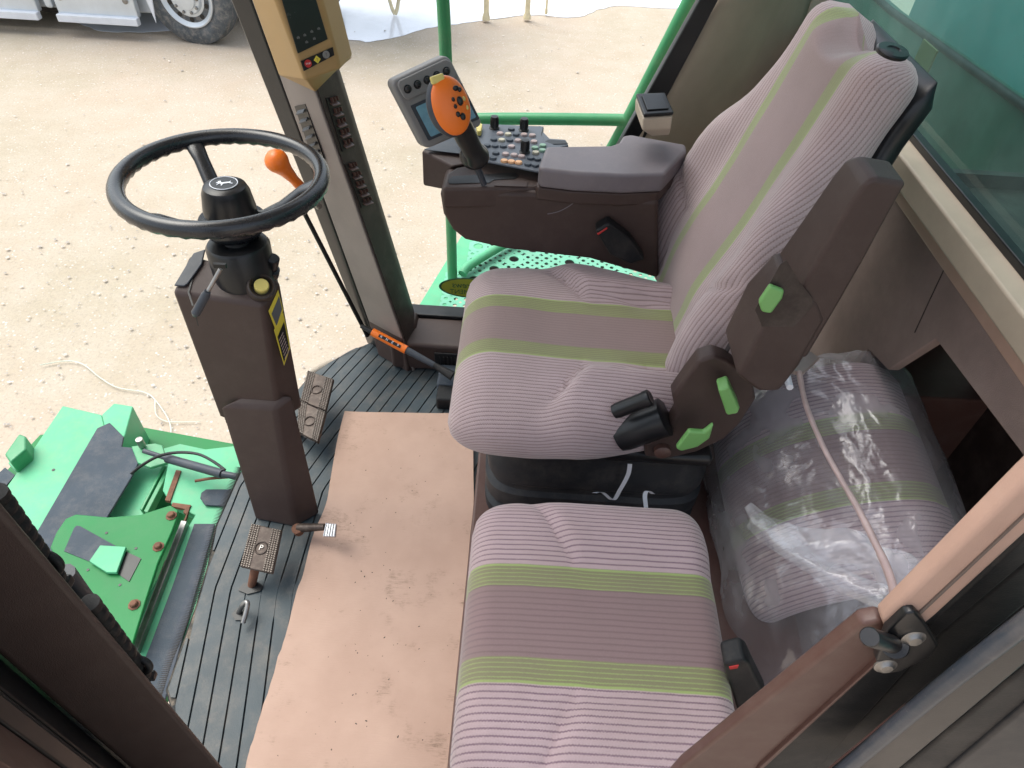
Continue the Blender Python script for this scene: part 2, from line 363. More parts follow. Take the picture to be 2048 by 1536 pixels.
# ================================================================== SETTING
GZ=-1.9
def ground():
    b=MB(); xs=[-200,-60,-20]+[-12+.5*i for i in range(49)]+[20,60,200]; ys=[-200,-60,-5]+[0+.5*i for i in range(50)]+[30,60,200]
    vs=[(x,y,GZ+(.004*noise.noise(V((x*.8,y*.8,0))) if abs(x)<13 else 0)) for y in ys for x in xs]; n=len(xs)
    b.add(vs,[(j*n+i,j*n+i+1,(j+1)*n+i+1,(j+1)*n+i) for j in range(len(ys)-1) for i in range(n-1)])
    tag(b.build('ground','ground',loc=(0,0,GZ)),kind='structure')
ground()
def blob(px,z,amp,seed,thick=.004):
    pts=[at(u,v,'z',z) for u,v in px]; pts=spline(pts+[pts[0]],14)[:-1]; out=[]
    c=sum(pts,V())/len(pts)
    for p in pts:
        d=(p-c); k=1+amp*noise.noise(V((p.x*2.5,p.y*2.5,seed)))+amp*.6*noise.noise(V((p.x*7,p.y*7,seed))); q=c+d*k; q.z=z; out.append(q)
    return MB().prism(out,(0,0,-thick))
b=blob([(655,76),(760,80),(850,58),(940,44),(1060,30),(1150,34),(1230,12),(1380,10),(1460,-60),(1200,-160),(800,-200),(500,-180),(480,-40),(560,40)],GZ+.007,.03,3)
tag(b.build('sky_white_puddle','puddlesky'),kind='structure')
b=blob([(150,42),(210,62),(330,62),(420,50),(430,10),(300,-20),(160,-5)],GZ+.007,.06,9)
tag(b.build('sky_white_puddle','puddlesky'),kind='structure')
# loose pebbles
def pebbles():
    b=MB(); rnd=random.Random(3)
    for i in range(1700):
        u=rnd.uniform(-60,1500); v=rnd.uniform(60,1000)
        if v>620 and u>700: continue
        p=at(u,v,'z',GZ+.015); r=rnd.choice([.005,.006,.007,.009,.011,.015])*rnd.uniform(.7,1.2)
        if p.y>8: r*=1.2
        vs=[p+V((rnd.uniform(.7,1.3)*r*dx,rnd.uniform(.7,1.3)*r*dy,r*.45*dz)) for dx,dy,dz in((1,0,0),(0,1,0),(-1,0,0),(0,-1,0),(0,0,1))]
        b.add(vs,[(0,1,4),(1,2,4),(2,3,4),(3,0,4)])
    tag(b.build('gravel','pebble',loc=(0,4,GZ)),kind='stuff')
pebbles()
# string on the ground
def string():
    px=[(80,730),(130,722),(165,728),(200,755),(235,775),(290,785),(312,802),(335,835),(342,860),(338,880),(330,893)]
    b=MB().tube(pxpoly(px,'z',GZ+.02),.0036,6,sm=6)
    b.tube(pxpoly([(310,800),(312,828),(330,842),(360,844),(400,843)],'z',GZ+.02),.003,6,sm=6)
    tag(b.build('string','string'),'pale string lying in loose curls on the gravel','string')
string()
# ------------------------------------------------------------------ truck
def truck():
    Y=9.25
    o=at(160,40,'y',Y); t=thing('parked_truck','silver truck with white lower rails and a ten hole front wheel','truck',(o.x,Y,GZ))
    zb=at(150,38,'y',Y).z
    x0=at(-250,30,'y',Y).x; xa=at(80,30,'y',Y).x; xb=at(118,30,'y',Y).x; xc=at(275,30,'y',Y).x; xd=at(298,25,'y',Y).x
    b=MB().box(((x0+xa)/2,Y+.05,zb+.55),(xa-x0,.1,1.0)); b.build('side_panel','alum',t,bevel=.02)
    b=MB().box(((x0+xa)/2,Y-.02,zb+.02),(xa-x0,.1,.09)); b.build('panel_rail','white',t,bevel=.01)
    b=MB().box(((xb+xc)/2,Y+.05,zb+.55),(xc-xb,.1,1.0)); p=b.build('side_panel','alum',t,bevel=.02)
    for xx in (xb+.1,xc-.1): MB().lathe((xx,Y-.005,zb+.25),(0,-1,0),[(.035,0),(.035,.01),(.02,.015),(.001,.016)],12).build('rivet','steel',p)
    b=MB().box(((xb+xc)/2,Y-.02,zb+.02),(xc-xb,.1,.09)); b.build('panel_rail','white',t,bevel=.01)
    b=MB().prism([(xa+.02,Y+.02,zb+1),(xb-.02,Y+.02,zb+1),(xb-.06,Y+.02,zb+.1),(xa+.1,Y+.02,zb+.1)],(0,.25,0)); b.build('fender_strut','alum',t,bevel=.03)
    q=[at(288,-10,'y',Y-.03),at(302,-10,'y',Y-.03),at(312,46,'y',Y-.03)]
    MB().prism(q,(0,.02,0)).build('mud_flap','white',t)
    MB().box(((x0+xd)/2,Y+1.3,zb+1.0),(xd-x0+.3,2.2,1.9)).build('cargo_body','alum',t,bevel=.03)
    MB().box((xd+1.7,Y+1.3,zb+1.75),(3.1,2.2,1.3)).build('cab_body','alum',t,bevel=.05)
    MB().box(((x0+xa)/2+.3,Y+1.2,(zb+GZ)/2+.12),(xa-x0-.2,1.6,(zb-GZ)*.8)).build('under_shade_box','rubber',t)  # black box added to deepen the shade beneath the truck
    MB().box((xd-.2,Y+1.3,zb+.05),(4.5,.9,.25)).build('chassis_frame','rubber',t,bevel=.02)
    # wheel: hub face centre
    c=at(379,26,'y',Y-.02); R=.57; c.z=GZ+R-.02
    n=V((.0,-1,0)); n=V((-.16,-1,0)).normalized()
    w=MB().lathe(c,n,[(R*.62,-.27),(R*.9,-.28),(R*.99,-.24),(R,-.20),(R,-.05),(R*.975,-.01),(R*.90,.012),(R*.70,.012),(R*.62,-.02)],56)
    tyre_grooves=MB()
    wt=w.build('wheel','tyre',t)
    rm=MB().lathe(c,n,[(R*.625,-.03),(R*.625,.01),(R*.60,.018),(R*.56,.0),(R*.50,-.03),(R*.36,-.015),(R*.33,.03),(R*.25,.03),(R*.24,.05),(R*.17,.06),(.001,.062)],48).build('rim','alum',wt)
    x,y,nn=frame(n,(0,0,1))
    for k in range(10):
        a=2*math.pi*(k+.5)/10
        p=c+(x*math.cos(a)+y*math.sin(a))*R*.46; MB().lathe(p-n*.015,n,[(.030,-.02),(.030,.001),(.0005,.0012)],14).build('rim_hole','black',wt)
        a=2*math.pi*k/10; p=c+(x*math.cos(a)+y*math.sin(a))*R*.30; MB().lathe(p,n,[(.02,.02),(.02,.045),(.012,.055),(.001,.056)],8).build('lug_nut','steel',wt)
truck()
def yellow_legs():  # solid legs stand in for machinery reflections in the puddle
    t=thing('reflection_legs','cream yellow legs built in place of implement reflections in the white puddle at the top edge','implement',at(980,30,'z',GZ))
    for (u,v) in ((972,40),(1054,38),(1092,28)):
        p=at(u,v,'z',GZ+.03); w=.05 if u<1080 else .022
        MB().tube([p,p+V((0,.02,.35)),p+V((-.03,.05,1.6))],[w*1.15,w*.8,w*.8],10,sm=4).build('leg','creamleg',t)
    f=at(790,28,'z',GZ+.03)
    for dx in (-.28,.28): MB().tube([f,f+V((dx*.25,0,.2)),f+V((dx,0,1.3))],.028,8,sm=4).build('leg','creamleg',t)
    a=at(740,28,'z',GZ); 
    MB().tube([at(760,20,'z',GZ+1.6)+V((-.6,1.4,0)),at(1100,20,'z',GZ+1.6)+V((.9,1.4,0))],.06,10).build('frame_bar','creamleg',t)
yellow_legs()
# ------------------------------------------------------------------ front deck outside the windscreen
def deck():
    t=thing('front_deck','green painted front deck outside the windscreen with black grip sheet','deck',(-1.0,.95,-.3))
    z=-.22
    MB().prism(pxpoly([(125,811),(203,829),(222,900),(120,1190),(-60,1140),(-60,1050),(0,992),(72,889)],'z',z),(0,0,-.03)).build('top_plate','mint',t,bevel=.004)
    zz=z+.035
    MB().prism(pxpoly([(-60,1020),(80,870),(260,850),(480,890),(480,1100),(330,1400),(-60,1400)],'z',-.34),(0,0,-.02)).build('under_plate','deckgreen',t)
    MB().prism(pxpoly([(203,829),(228,806),(266,812),(250,870),(222,905)],'z',zz),(0,0,-.16)).build('channel','mint',t,bevel=.004)
    b=MB().prism(pxpoly([(194,856),(219,845),(247,873),(243,893),(281,896),(277,925),(262,955),(214,1034),(170,1130),(100,1130),(72,1066)],'z',zz+.004),(0,0,-.008)); b.build('grip_sheet','slatepad',t,bevel=.002)
    MB().prism(pxpoly([(277,905),(330,912),(345,930),(250,1120),(180,1130),(216,1034)],'z',zz-.05),(0,0,-.02)).build('lower_channel','mint',t,bevel=.003)
    b=MB()
    for px in ([(335,930),(343,932),(295,1025),(287,1022)],[(326,928),(331,929),(284,1020),(279,1018)]): b.prism(pxpoly(px,'z',zz-.03),(0,0,-.03))
    b.build('rail_lip','green',t,bevel=.002)
    MB().prism(pxpoly([(335,930),(352,905),(480,890),(520,960),(470,1100),(360,1310),(250,1330),(300,1180),(390,1030),(345,1010),(325,980)],'z',-.17),(0,0,-.03)).build('edge_plate','mint',t,bevel=.003)
    b=MB()
    for px in ([(352,940),(362,941),(340,1002),(330,1000)],[(345,1005),(382,1010),(372,1028),(366,1024),(370,1018),(343,1012)],[(380,1012),(372,1030),(349,1085),(355,1088)],[(330,1120),(336,1123),(322,1160),(316,1156)]): b.prism(pxpoly(px,'z',-.165),(0,0,-.01))
    b.build('rust_streak','rust',t)
    MB().prism(pxpoly([(362,1040),(374,1042),(275,1300),(262,1296)],'z',-.15),(0,0,-.02)).build('gasket_strip','steel',t,bevel=.002)
    MB().prism(pxpoly([(388,1047),(430,1047),(330,1400),(255,1400),(300,1290),(345,1170)],'z',-.16),(0,0,-.006)).build('grip_sheet','slatepad',t,bevel=.002)
    MB().prism(pxpoly([(402,985),(412,978),(470,978),(460,1012),(410,1010),(400,996)],'z',-.16),(0,0,-.006)).build('grip_sheet','slatepad',t,bevel=.002)
    # bracket with window
    zb=-.10
    out=[(100,1095),(112,1065),(131,1037),(152,1028),(216,1034),(281,1029),(315,1018),(341,1010),(356,1020),(352,1040),(344,1062),(316,1125),(290,1205),(262,1298),(215,1280),(185,1225),(140,1160)]
    bk=MB().prism(pxpoly(out,'z',zb),(0,0,-.012)).build('bracket_plate','deckgreen',t,bevel=.003)
    MB().prism(pxpoly([(128,1102),(148,1056),(153,1051),(160,1052),(232,1092),(236,1094),(182,1124)],'z',zb+.002),(0,0,-.002)).build('bracket_window','slatepad',bk)
    MB().prism(pxpoly([(178,1122),(200,1090),(252,1093),(233,1145),(212,1144)],'z',zb+.014),(0,0,-.010)).build('bent_tab','mint',bk,bevel=.002)
    MB().prism(pxpoly([(232,1145),(252,1103),(282,1117),(258,1163)],'z',zb+.002),(0,0,-.002)).build('bracket_window','black',bk)
    b=MB()
    for u,v in ((213,1066),(272,1097),(176,1140),(240,1170)):
        p=at(u,v,'z',zb); b.lathe(p,(0,0,1),[(.0035,-.002),(.0035,.0012),(.0002,.0013)],10)
    for u,v in ((107,940),(47,1036)):
        p=at(u,v,'z',z); b.lathe(p,(0,0,1),[(.0045,-.002),(.0045,.0012),(.0002,.0013)],10)
    b.build('bolt_hole','black',bk)
    for u,v in ((343,1032),(317,1094),(269,1210)):
        p=at(u,v,'z',zb); MB().lathe(p,(0,0,1),[(.014,0),(.014,.002),(.009,.003),(.009,.010),(.007,.012),(.001,.012)],8).build('bolt','rust',bk)
    # block at left and latch
    MB().prism(pxpoly([(8,908),(38,866),(52,872),(52,898),(20,925)],'z',z+.05),(0,0,-.07)).build('stop_block','green',t,bevel=.006)
    MB().prism(pxpoly([(15,925),(50,897),(64,905),(30,940)],'z',z+.01),(0,0,-.03)).build('stop_base','mint',t,bevel=.003)
    MB().prism(pxpoly([(-40,980),(10,935),(30,950),(-30,1020)],'z',z-.1),(0,0,-.02)).build('grip_sheet','slatepad',t)
    # strut, clevis, hose
    MB().prism(pxpoly([(262,892),(310,886),(325,890),(335,925),(300,935),(275,925)],'z',z+.045),(0,0,-.01)).build('clevis_plate','green',t,bevel=.003)
    p0=at(288,902,'z',z+.09); p1=at(335,917,'z',z+.095); p2=at(445,948,'z',z+.13); p3=at(475,953,'z',z+.13)
    s=MB().tube([p0,p1],.007,12).cyl(p1,p2,.0125).cyl(p2,p3,.009); s.build('strut','slate',t,smooth=50)
    MB().lathe(at(280,883,'z',z+.07),(0,0,1),[(.01,-.02),(.01,.01),(.001,.011)],12).build('pivot_bolt','steel',t)
    MB().tube(pxpoly([(262,948),(285,930),(318,912),(355,905),(395,908),(425,922),(450,940)],'z',z+.12),.0042,8,sm=5).build('hose','black',t)
    MB().tube(pxpoly([(390,962),(420,957),(470,953)],'z',-.12),.004,8).build('spring_pin','rust',t)
    MB().prism(pxpoly([(300,905),(360,888),(440,905),(480,900),(480,950),(345,935)],'z',z-.06),(0,0,-.02)).build('lower_plate','mint',t)
deck()
# ------------------------------------------------------------------ right platform and handrail
def platform():
    z=-.10
    t=thing('service_platform','pale green perforated steel platform outside the far window','platform',(0,1.9,z))
    x0=-.34; c=.072; b=MB()
    def cell(cx,cy,s,holes):
        # one square cell with a round hole
        n=16; vs=[];fs=[]
        r=holes
        for k in range(n):
            a=2*math.pi*(k+.5)/n; ca,sa=math.cos(a),math.sin(a); m=max(abs(ca),abs(sa)); vs.append((cx+ca/m*s/2,cy+sa/m*s/2,z))
        for k in range(n):
            a=2*math.pi*(k+.5)/n; vs.append((cx+math.cos(a)*r,cy+math.sin(a)*r,z))
        for k in range(n):
            a=2*math.pi*(k+.5)/n; vs.append((cx+math.cos(a)*r,cy+math.sin(a)*r,z-.004))
        for k in range(n):
            j=(k+1)%n; fs+= [(k,j,n+j,n+k),(n+k,n+j,2*n+j,2*n+k)]
        b.add(vs,fs)
    for j in range(11):
        for i in range(13):
            cx=x0+.03+i*c+j*.0175*0; cy=1.70+j*c
            if cx < -.36+(cy-1.78)*.30+.03: continue
            if (i+2*j)%3==0: cell(cx,cy,c,.019)
            else:
                for dx in (-.25,.25):
                    for dy in (-.25,.25): cell(cx+dx*c,cy+dy*c,c/2,.0078)
    b.build('tread_plate',M('pale_platform_paint',(.17,.47,.33),.4,dust=.1,spec=.3),t,smooth=60)
    pts=[V((-.385,1.66,z-.001)),V((-.30,1.66,z-.001))]
    q=[V((-.40,1.66,z-.002)),V((-.30,1.66,z-.002)),V((-.36+(2.5-1.78)*.30+.05,2.5,z-.002)),V((-.36+(2.5-1.78)*.30-.06,2.5,z-.002))]
    MB().prism(q,(0,0,-.03)).build('edge_strip','mint',t,bevel=.003)
    MB().box((.12,2.1,z-.06),(.62,.75,.02)).build('hole_shade_plate','brown_dark',t)  # dark slab added below so the plate's holes look shaded
    MB().tube([at(925,548,'z',z+.02),at(940,530,'z',z+.03),at(1010,488,'z',z+.03),at(1050,470,'z',z+.03)],.017,12,sm=5).build('kick_rail','mint',t)
    h=thing('handrail','green tube handrail standing on the platform outside the far window','handrail',at(905,555,'z',z))
    y=1.98
    a=at(882,-60,'y',y); f=at(905,556,'z',z)
    MB().tube([a,at(893,150,'y',y+.01),f],.018,16,sm=4).build('post','green',h)
    yr=2.02
    MB().tube([at(925,300,'y',yr),at(931,262,'y',yr),at(945,243,'y',yr),at(968,238,'y',yr),at(1100,238,'y',yr),at(1250,240,'y',yr)],.0178,16,sm=5).build('cross_rail','green',h)
    MB().tube([at(1400,-40,'y',y),at(1375,8,'y',y),at(1253,243,'y',yr),at(1195,345,'y',yr+.02)],.0185,16,sm=3).build('post','green',h)
platform()
# ------------------------------------------------------------------ cab floor
def cabfloor():
    # outline of floor (real cab floor under mat)
    m=[(-.60,1.40),(-.56,1.46),(-.50,1.53),(-.44,1.57),(-.2,1.60),(.76,1.60),(.76,.05),(-.50,.05),(-.585,.40),(-.655,.50),(-.662,.68),(-.672,.78),(-.69,.88),(-.685,1.03),(-.655,1.22)]
    b=MB().prism([V((x,y,-.006)) for x,y in m],(0,0,-.05)); tag(b.build('floor','matgap'),kind='structure')
    t=thing('floor_mat','dark blue grey ribbed rubber mat on the cab floor, dusty in its grooves','mat',(-.5,.8,-.005))
    def c(y): return .17*(.72-y) if y<.72 else (.0 if y<1.0 else .30*(y-1.0)+.12*(y-1.0)**2)
    def lb(y): # left limit
        P=[(.05,-.50),(.40,-.575),(.50,-.648),(.68,-.655),(.78,-.665),(.88,-.683),(1.03,-.678),(1.22,-.65),(1.40,-.592),(1.46,-.552),(1.53,-.492),(1.57,-.43),(1.6,-.36)]
        for (a,xa),(bb,xb) in zip(P,P[1:]):
            if a<=y<=bb: return xa+(xb-xa)*(y-a)/(bb-a)
        return -.3
    def rb(y): return -.05 if y<1.2 else (-.05+.05*(y-1.2))
    b=MB(); pitch=.0345; gap=.0028
    ys=[.05+.015*i for i in range(0,102)]
    for k in range(-3,26):
        x0=-.70+pitch*k
        rows=[]
        for y in ys:
            l=x0+c(y)+gap/2+.0012*noise.noise(V((k*3.1,y*4,0))); r=x0+pitch+c(y)-gap/2+.0012*noise.noise(V((k*3.1+3.1,y*4,0)))
            L=lb(y); R=rb(y)
            if .655<y<.745 and k>3: l-=gap/2; r+=gap/2   # plain zone round the pedal slots
            l2,r2=max(l,L),min(r,R)
            if y>1.585: rows.append(None); continue
            rows.append((l2,r2,y) if r2-l2>.004 else None)
        run=[]
        for q in rows+[None]:
            if q is None:
                if len(run)>1:
                    secs=[]
                    for l,r,y in run: 
                        e=min(.0007,(r-l)*.3); h=.0015+.0005*noise.noise(V((l*5,y*6,2)))
                        secs.append([V((l,y,-.005)),V((r,y,-.005)),V((r,y,h-.0007)),V((r-e,y,h)),V((l+e,y,h)),V((l,y,h-.0007))])
                    b.loft(secs)
                run=[]
            else: run.append(q)
    mm=b.build('ribs','mat',t,smooth=15)
    MB().prism([V((x*.995,y,-.004)) for x,y in m],(0,0,-.0015)).build('backing','matgap',t)
    # raised second sheet step and pedal slots
    s=MB()
    for px in ([(476,1180),(487,1166),(512,1162),(527,1172),(520,1182),(495,1188)],[(463,1228),(474,1216),(486,1216),(486,1240),(470,1240)]):
        s.prism(pxpoly(px,'z',.0055),(0,0,-.001))
    s.build('pedal_slot','black',t)
    # windscreen comb edge
    w=thing('windscreen','curved clear windscreen with a dotted black comb edge at the floor','window',(-.7,1.0,0))
    e=[at(u,v,'z',.0) for u,v in [(322,1395),(345,1320),(372,1255),(398,1185),(418,1110),(440,1040),(462,985),(484,935)]]
    e2=[at(u,v,'z',.0) for u,v in [(618,752),(650,733),(690,715),(735,697)]]
    b=MB()
    for E_,fl in ((e,1),(e2,1)):
        sp=spline(E_,22 if E_ is e else 26)
        for i in range(len(sp)-1):
            a,bq=sp[i],sp[i+1]; d=(bq-a); d.z=0; d.normalize(); nn=V((-d.y,d.x,0))
            if nn.x>0: nn=-nn
            m_=(a+bq)/2; w_=(bq-a).length*.27
            b.add([m_-d*w_,m_+d*w_,m_+nn*.017+V((0,0,.004)),m_-d*w_-V((0,0,.003)),m_+d*w_-V((0,0,.003))],[(0,1,2),(3,4,2),(0,3,2),(1,4,2)])
    b.build('comb_edge','black',w)
    prof=[(-.60,.30),(-.67,.55),(-.70,.88),(-.69,1.05),(-.66,1.22),(-.60,1.40),(-.50,1.55),(-.455,1.60)]
    secs=[]; b=MB(); rows=[]
    for zz,dx in ((-.02,0),(.3,-.05),(.7,-.10),(1.1,-.13),(1.5,-.15)): rows.append([V((x-.015+dx*(1 if y<1.5 else .8),y,zz)) for x,y in prof])
    n=len(prof); b.add([p for r in rows for p in r],[(j*n+i,j*n+i+1,(j+1)*n+i+1,(j+1)*n+i) for j in range(4) for i in range(n-1)])
    b.build('glass_pane','glass',w,smooth=90)
cabfloor()
# cardboard
def cardboard():
    t=thing('cardboard_sheet','flattened brown cardboard sheet with a fold line and scuffs on the floor','cardboard',(-.25,.8,.006))
    L=[(690,825),(676,880),(662,960),(652,1010),(625,1075),(606,1150),(594,1182),(577,1250),(553,1330),(516,1450),(490,1536),(455,1640)]
    R=[(945,826),(946,880),(947,960),(947,1010),(940,1075),(934,1150),(930,1180),(925,1250),(920,1330),(912,1450),(904,1536),(900,1640)]
    secs=[]
    for k,((a,b_),(c,d)) in enumerate(zip(L,R)):
        z=.012+(.010 if k==3 else 0)+.001*math.sin(k*1.7); p=at(a,b_,'z',z); q=at(c,d,'z',z); row=[]
        for i in range(15):
            s=i/14; w=p.lerp(q,s); w.z=z+.0015*math.sin(s*6+k)+.006*(abs(s-.5)*2)**4*(1 if k<3 else .4); row.append(w)
        secs.append(row)
    # resample smoother
    fine=[]
    cols=[spline([r[i] for r in secs],6) for i in range(15)]
    rnd=random.Random(5)
    for j in range(len(cols[0])):
        r=[c[j] for c in cols]
        if 40<j<64: r[0]=r[0]+V((rnd.uniform(-.0015,.0015),0,0))
        fine.append(r)
    b=MB(); n=15; m=len(fine); top=[p for r in fine for p in r]; bot=[p-V((0,0,.0045)) for p in top]
    fs=[(j*n+i,j*n+i+1,(j+1)*n+i+1,(j+1)*n+i) for j in range(m-1) for i in range(n-1)]; N0=m*n
    fs2=[tuple(N0+i for i in reversed(f)) for f in fs]
    side=[]
    for j in range(m-1): side+=[(j*n,(j+1)*n,N0+(j+1)*n,N0+j*n),(j*n+n-1,N0+j*n+n-1,N0+(j+1)*n+n-1,(j+1)*n+n-1)]
    for i in range(n-1): side+=[(i,N0+i,N0+i+1,i+1),((m-1)*n+i,(m-1)*n+i+1,N0+(m-1)*n+i+1,N0+(m-1)*n+i)]
    b.add(top+bot,fs+fs2+side); b.build('sheet','card',t,smooth=50)
    d=MB(); rnd=random.Random(12)
    for u,v in [(890,858),(897,852),(903,856),(909,853),(915,858),(920,852),(900,861)]+[(rnd.uniform(700,900),rnd.uniform(880,1500)) for i in range(46)]:
        p=at(u,v,'z',.021); r=rnd.uniform(.0006,.0014); a=rnd.uniform(0,3); dx=V((math.cos(a),math.sin(a),0))
        d.ell(p,(dx*r*rnd.uniform(1,2.2),V((-dx.y,dx.x,0))*r,V((0,0,r*.6))),6,4)
    tag(d.build('crumbs','brown_dark',loc=(-.2,1,.02)),kind='stuff')
cardboard()
# ------------------------------------------------------------------ pillar (front right)
def line3(p1,p2,y1,y2=None):
    a=at(*p1,'y',y1); b=at(*p2,'y',y1 if y2 is None else y2); return a,b
def onz(l,z):
    a,b=l; t=(z-a.z)/(b.z-a.z); return a+(b-a)*t
def front_pillar():
    t=thing('corner_pillar','taupe cab corner pillar with air vents and black window seal beside the steering wheel','pillar',(-.4,1.5,0))
    E1=line3((460,0),(735,690),1.62,1.58); E2=line3((560,157),(741,654),1.57,1.53); E3=line3((630,183),(799,660),1.46,1.45); E4=line3((668,130),(832,655),1.55,1.53)
    zs=[-.02,.15,.5,1.0,1.5]
    def lf(es,z): return [onz(e,z) for e in es]
    back=V((.0,.10,0))
    secs=[]
    for z in zs:
        a,b_,c=lf((E2,E3,E4),z); secs.append([a,b_,c,c+back,a+back])
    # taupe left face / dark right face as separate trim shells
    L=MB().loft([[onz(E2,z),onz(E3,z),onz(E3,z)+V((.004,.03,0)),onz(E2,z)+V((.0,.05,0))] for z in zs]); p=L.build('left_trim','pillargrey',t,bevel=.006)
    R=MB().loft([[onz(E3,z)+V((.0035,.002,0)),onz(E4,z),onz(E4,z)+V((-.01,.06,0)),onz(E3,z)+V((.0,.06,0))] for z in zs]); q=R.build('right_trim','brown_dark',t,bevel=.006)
    S=MB().loft([[onz(E1,z),onz(E2,z)+V((-.002,.004,0)),onz(E2,z)+V((0,.05,0)),onz(E1,z)+V((.01,.04,0))] for z in zs]); S.build('window_seal','black',t,bevel=.008)
    # second thin rod left of the seal
    a=at(598,405,'y',1.56); b_=at(735,672,'y',1.55); MB().tube([a,b_],.0065,10).build('wiper_rod','black',t)
    # vents
    pl=plane(onz(E2,.3),onz(E2,1.0),onz(E3,.6)); pr=plane(onz(E3,.3),onz(E3,1.0),onz(E4,.6))
    def vent(px,pln,slats,m1,m2,name,lift=.0015):
        p0,n=pln; Q=[atp(u,v,p0,n,lift) for u,v in px]
        fr=MB().prism(Q,n*.003).build(name,'black',t)
        ins=[Q[0].lerp(Q[2],.1),Q[1].lerp(Q[3],.1),Q[2].lerp(Q[0],.1),Q[3].lerp(Q[1],.1)]
        b=MB()
        for k in range(slats):
            s=(k+.5)/slats; l=Q[0].lerp(Q[3],s); r=Q[1].lerp(Q[2],s); l2=l.lerp(r,.16); r2=l.lerp(r,.84); d=(Q[3]-Q[0]).normalized()
            b.prism([l2+n*.003,r2+n*.003,r2+n*.010+d*.006,l2+n*.010+d*.006],d*.0022)
        b.build('slat',m1,fr)
        if m2:
            g=MB()
            for k in range(slats):
                s=(k+.25)/slats; l=Q[0].lerp(Q[3],s); r=Q[1].lerp(Q[2],s); d=(Q[3]-Q[0]).normalized()
                for f in (.3,.55,.8): 
                    c_=l.lerp(r,f); g.prism([c_-d*.005+n*.003,c_+d*.005+n*.003,c_+d*.005+n*.009,c_-d*.005+n*.009],(r-l).normalized()*.003)
            g.build('vane',m2,fr)
    vent([(591,212),(612,207),(650,318),(632,330)],pl,7,'slate',None,'side_vent',.005)
    vent([(650,196),(672,190),(708,293),(683,303)],pr,5,'redbrown','redbrown','air_vent')
    vent([(688,328),(709,322),(747,408),(722,416)],pr,5,'redbrown','redbrown','air_vent')
    # foot of pillar: base block
    zf=.10
    f=MB().loft([[at(757,712,'z',.0)+V((0,0,0)),at(816,745,'z',.0),at(860,738,'z',0)+V((.0,.03,0)),at(860,700,'z',0)+V((0,.1,0)),at(757,700,'z',0)+V((0,.06,0))],
                 [onz(E2,.12),onz(E3,.13),onz(E4,.12),onz(E4,.12)+V((0,.05,0)),onz(E2,.12)+V((0,.04,0))]]); f.build('foot_trim','brown',t,bevel=.006)
    return E2,E3,E4
E2,E3,E4=front_pillar()
def sill():
    t=thing('side_sill','brown plastic sill with a dark grille under the far window','sill',(-.1,1.55,0))
    x1=.40
    MB().box(((-.36+x1)/2,1.515,.055),(x1+.36,.13,.10)).build('sill_body','brown',t,bevel=.012)
    MB().box(((-.33+x1)/2,1.60,.0975),(x1+.33,.05,.035)).build('window_seal','black',t,bevel=.004)
    p0=V((0,1.449,.05)); n=V((0,-1,0))
    c=at(900,712,'y',1.448)
    fr=MB().box((c.x+.05,1.447,.055),(.19,.006,.055)).build('grille','black',t,bevel=.002)
    b=MB()
    for k in range(15): b.box((c.x-.03+k*.0115,1.442,.052),(.003,.006,.040))
    b.build('grille_bar','rubber',fr)
    MB().box((c.x-.0+.05,1.40,.02),(.16,.085,.05)).build('cable_box','slatepad',t,bevel=.008)
    MB().box((c.x+.035,1.33,.02),(.12,.06,.045)).build('cable_box','rubber',t,bevel=.008)
    w=thing('side_window','clear far side window with an oval yellow green dealer sticker','window',(0,1.61,.1))
    MB().add([(-.32,1.612,.11),(.38,1.612,.11),(.62,1.66,1.5),(-.62,1.66,1.5)],[(0,1,2,3)]).build('glass_pane','glass',w)
    # oval sticker, reads from outside
    p0,n=V((0,1.6125,.11)),V((0,-.9994,.035)).normalized()
    p0,n=plane(V((-.32,1.612,.11)),V((.38,1.612,.11)),V((.62,1.66,1.5)))
    cc=atp(940,576,p0,n,.001); ax=V((1,0,0)); up=n.cross(ax); up=up if up.z>0 else -up
    A=(atp(877,576,p0,n)-cc).length*.98; B=abs((atp(940,556,p0,n)-cc).dot(up))*1.02
    def oval(a,b_,off,mat,name,par):
        pts=[cc+n*off+ax*a*math.cos(k*math.pi/24)+up*b_*math.sin(k*math.pi/24) for k in range(48)]
        return MB().prism(pts,n*.0004).build(name,mat,par)
    o=oval(A,B,.0005,'stickgreen','sticker',w); oval(A*.92,B*.88,.0012,'stickyellow','sticker_face',o)
    text_mesh('lettering','EQUIPMENT',B*.62,cc+n*.0022-up*B*.42+ax*A*.0,ax,up,'stickgreen',o,mirror=True,ext=.0003)
    text_mesh('lettering','Andrews',B*.8,cc+n*.0022+up*B*.25,ax,up,'stickgreen',o,mirror=True,ext=.0003,shear=.3)
sill()
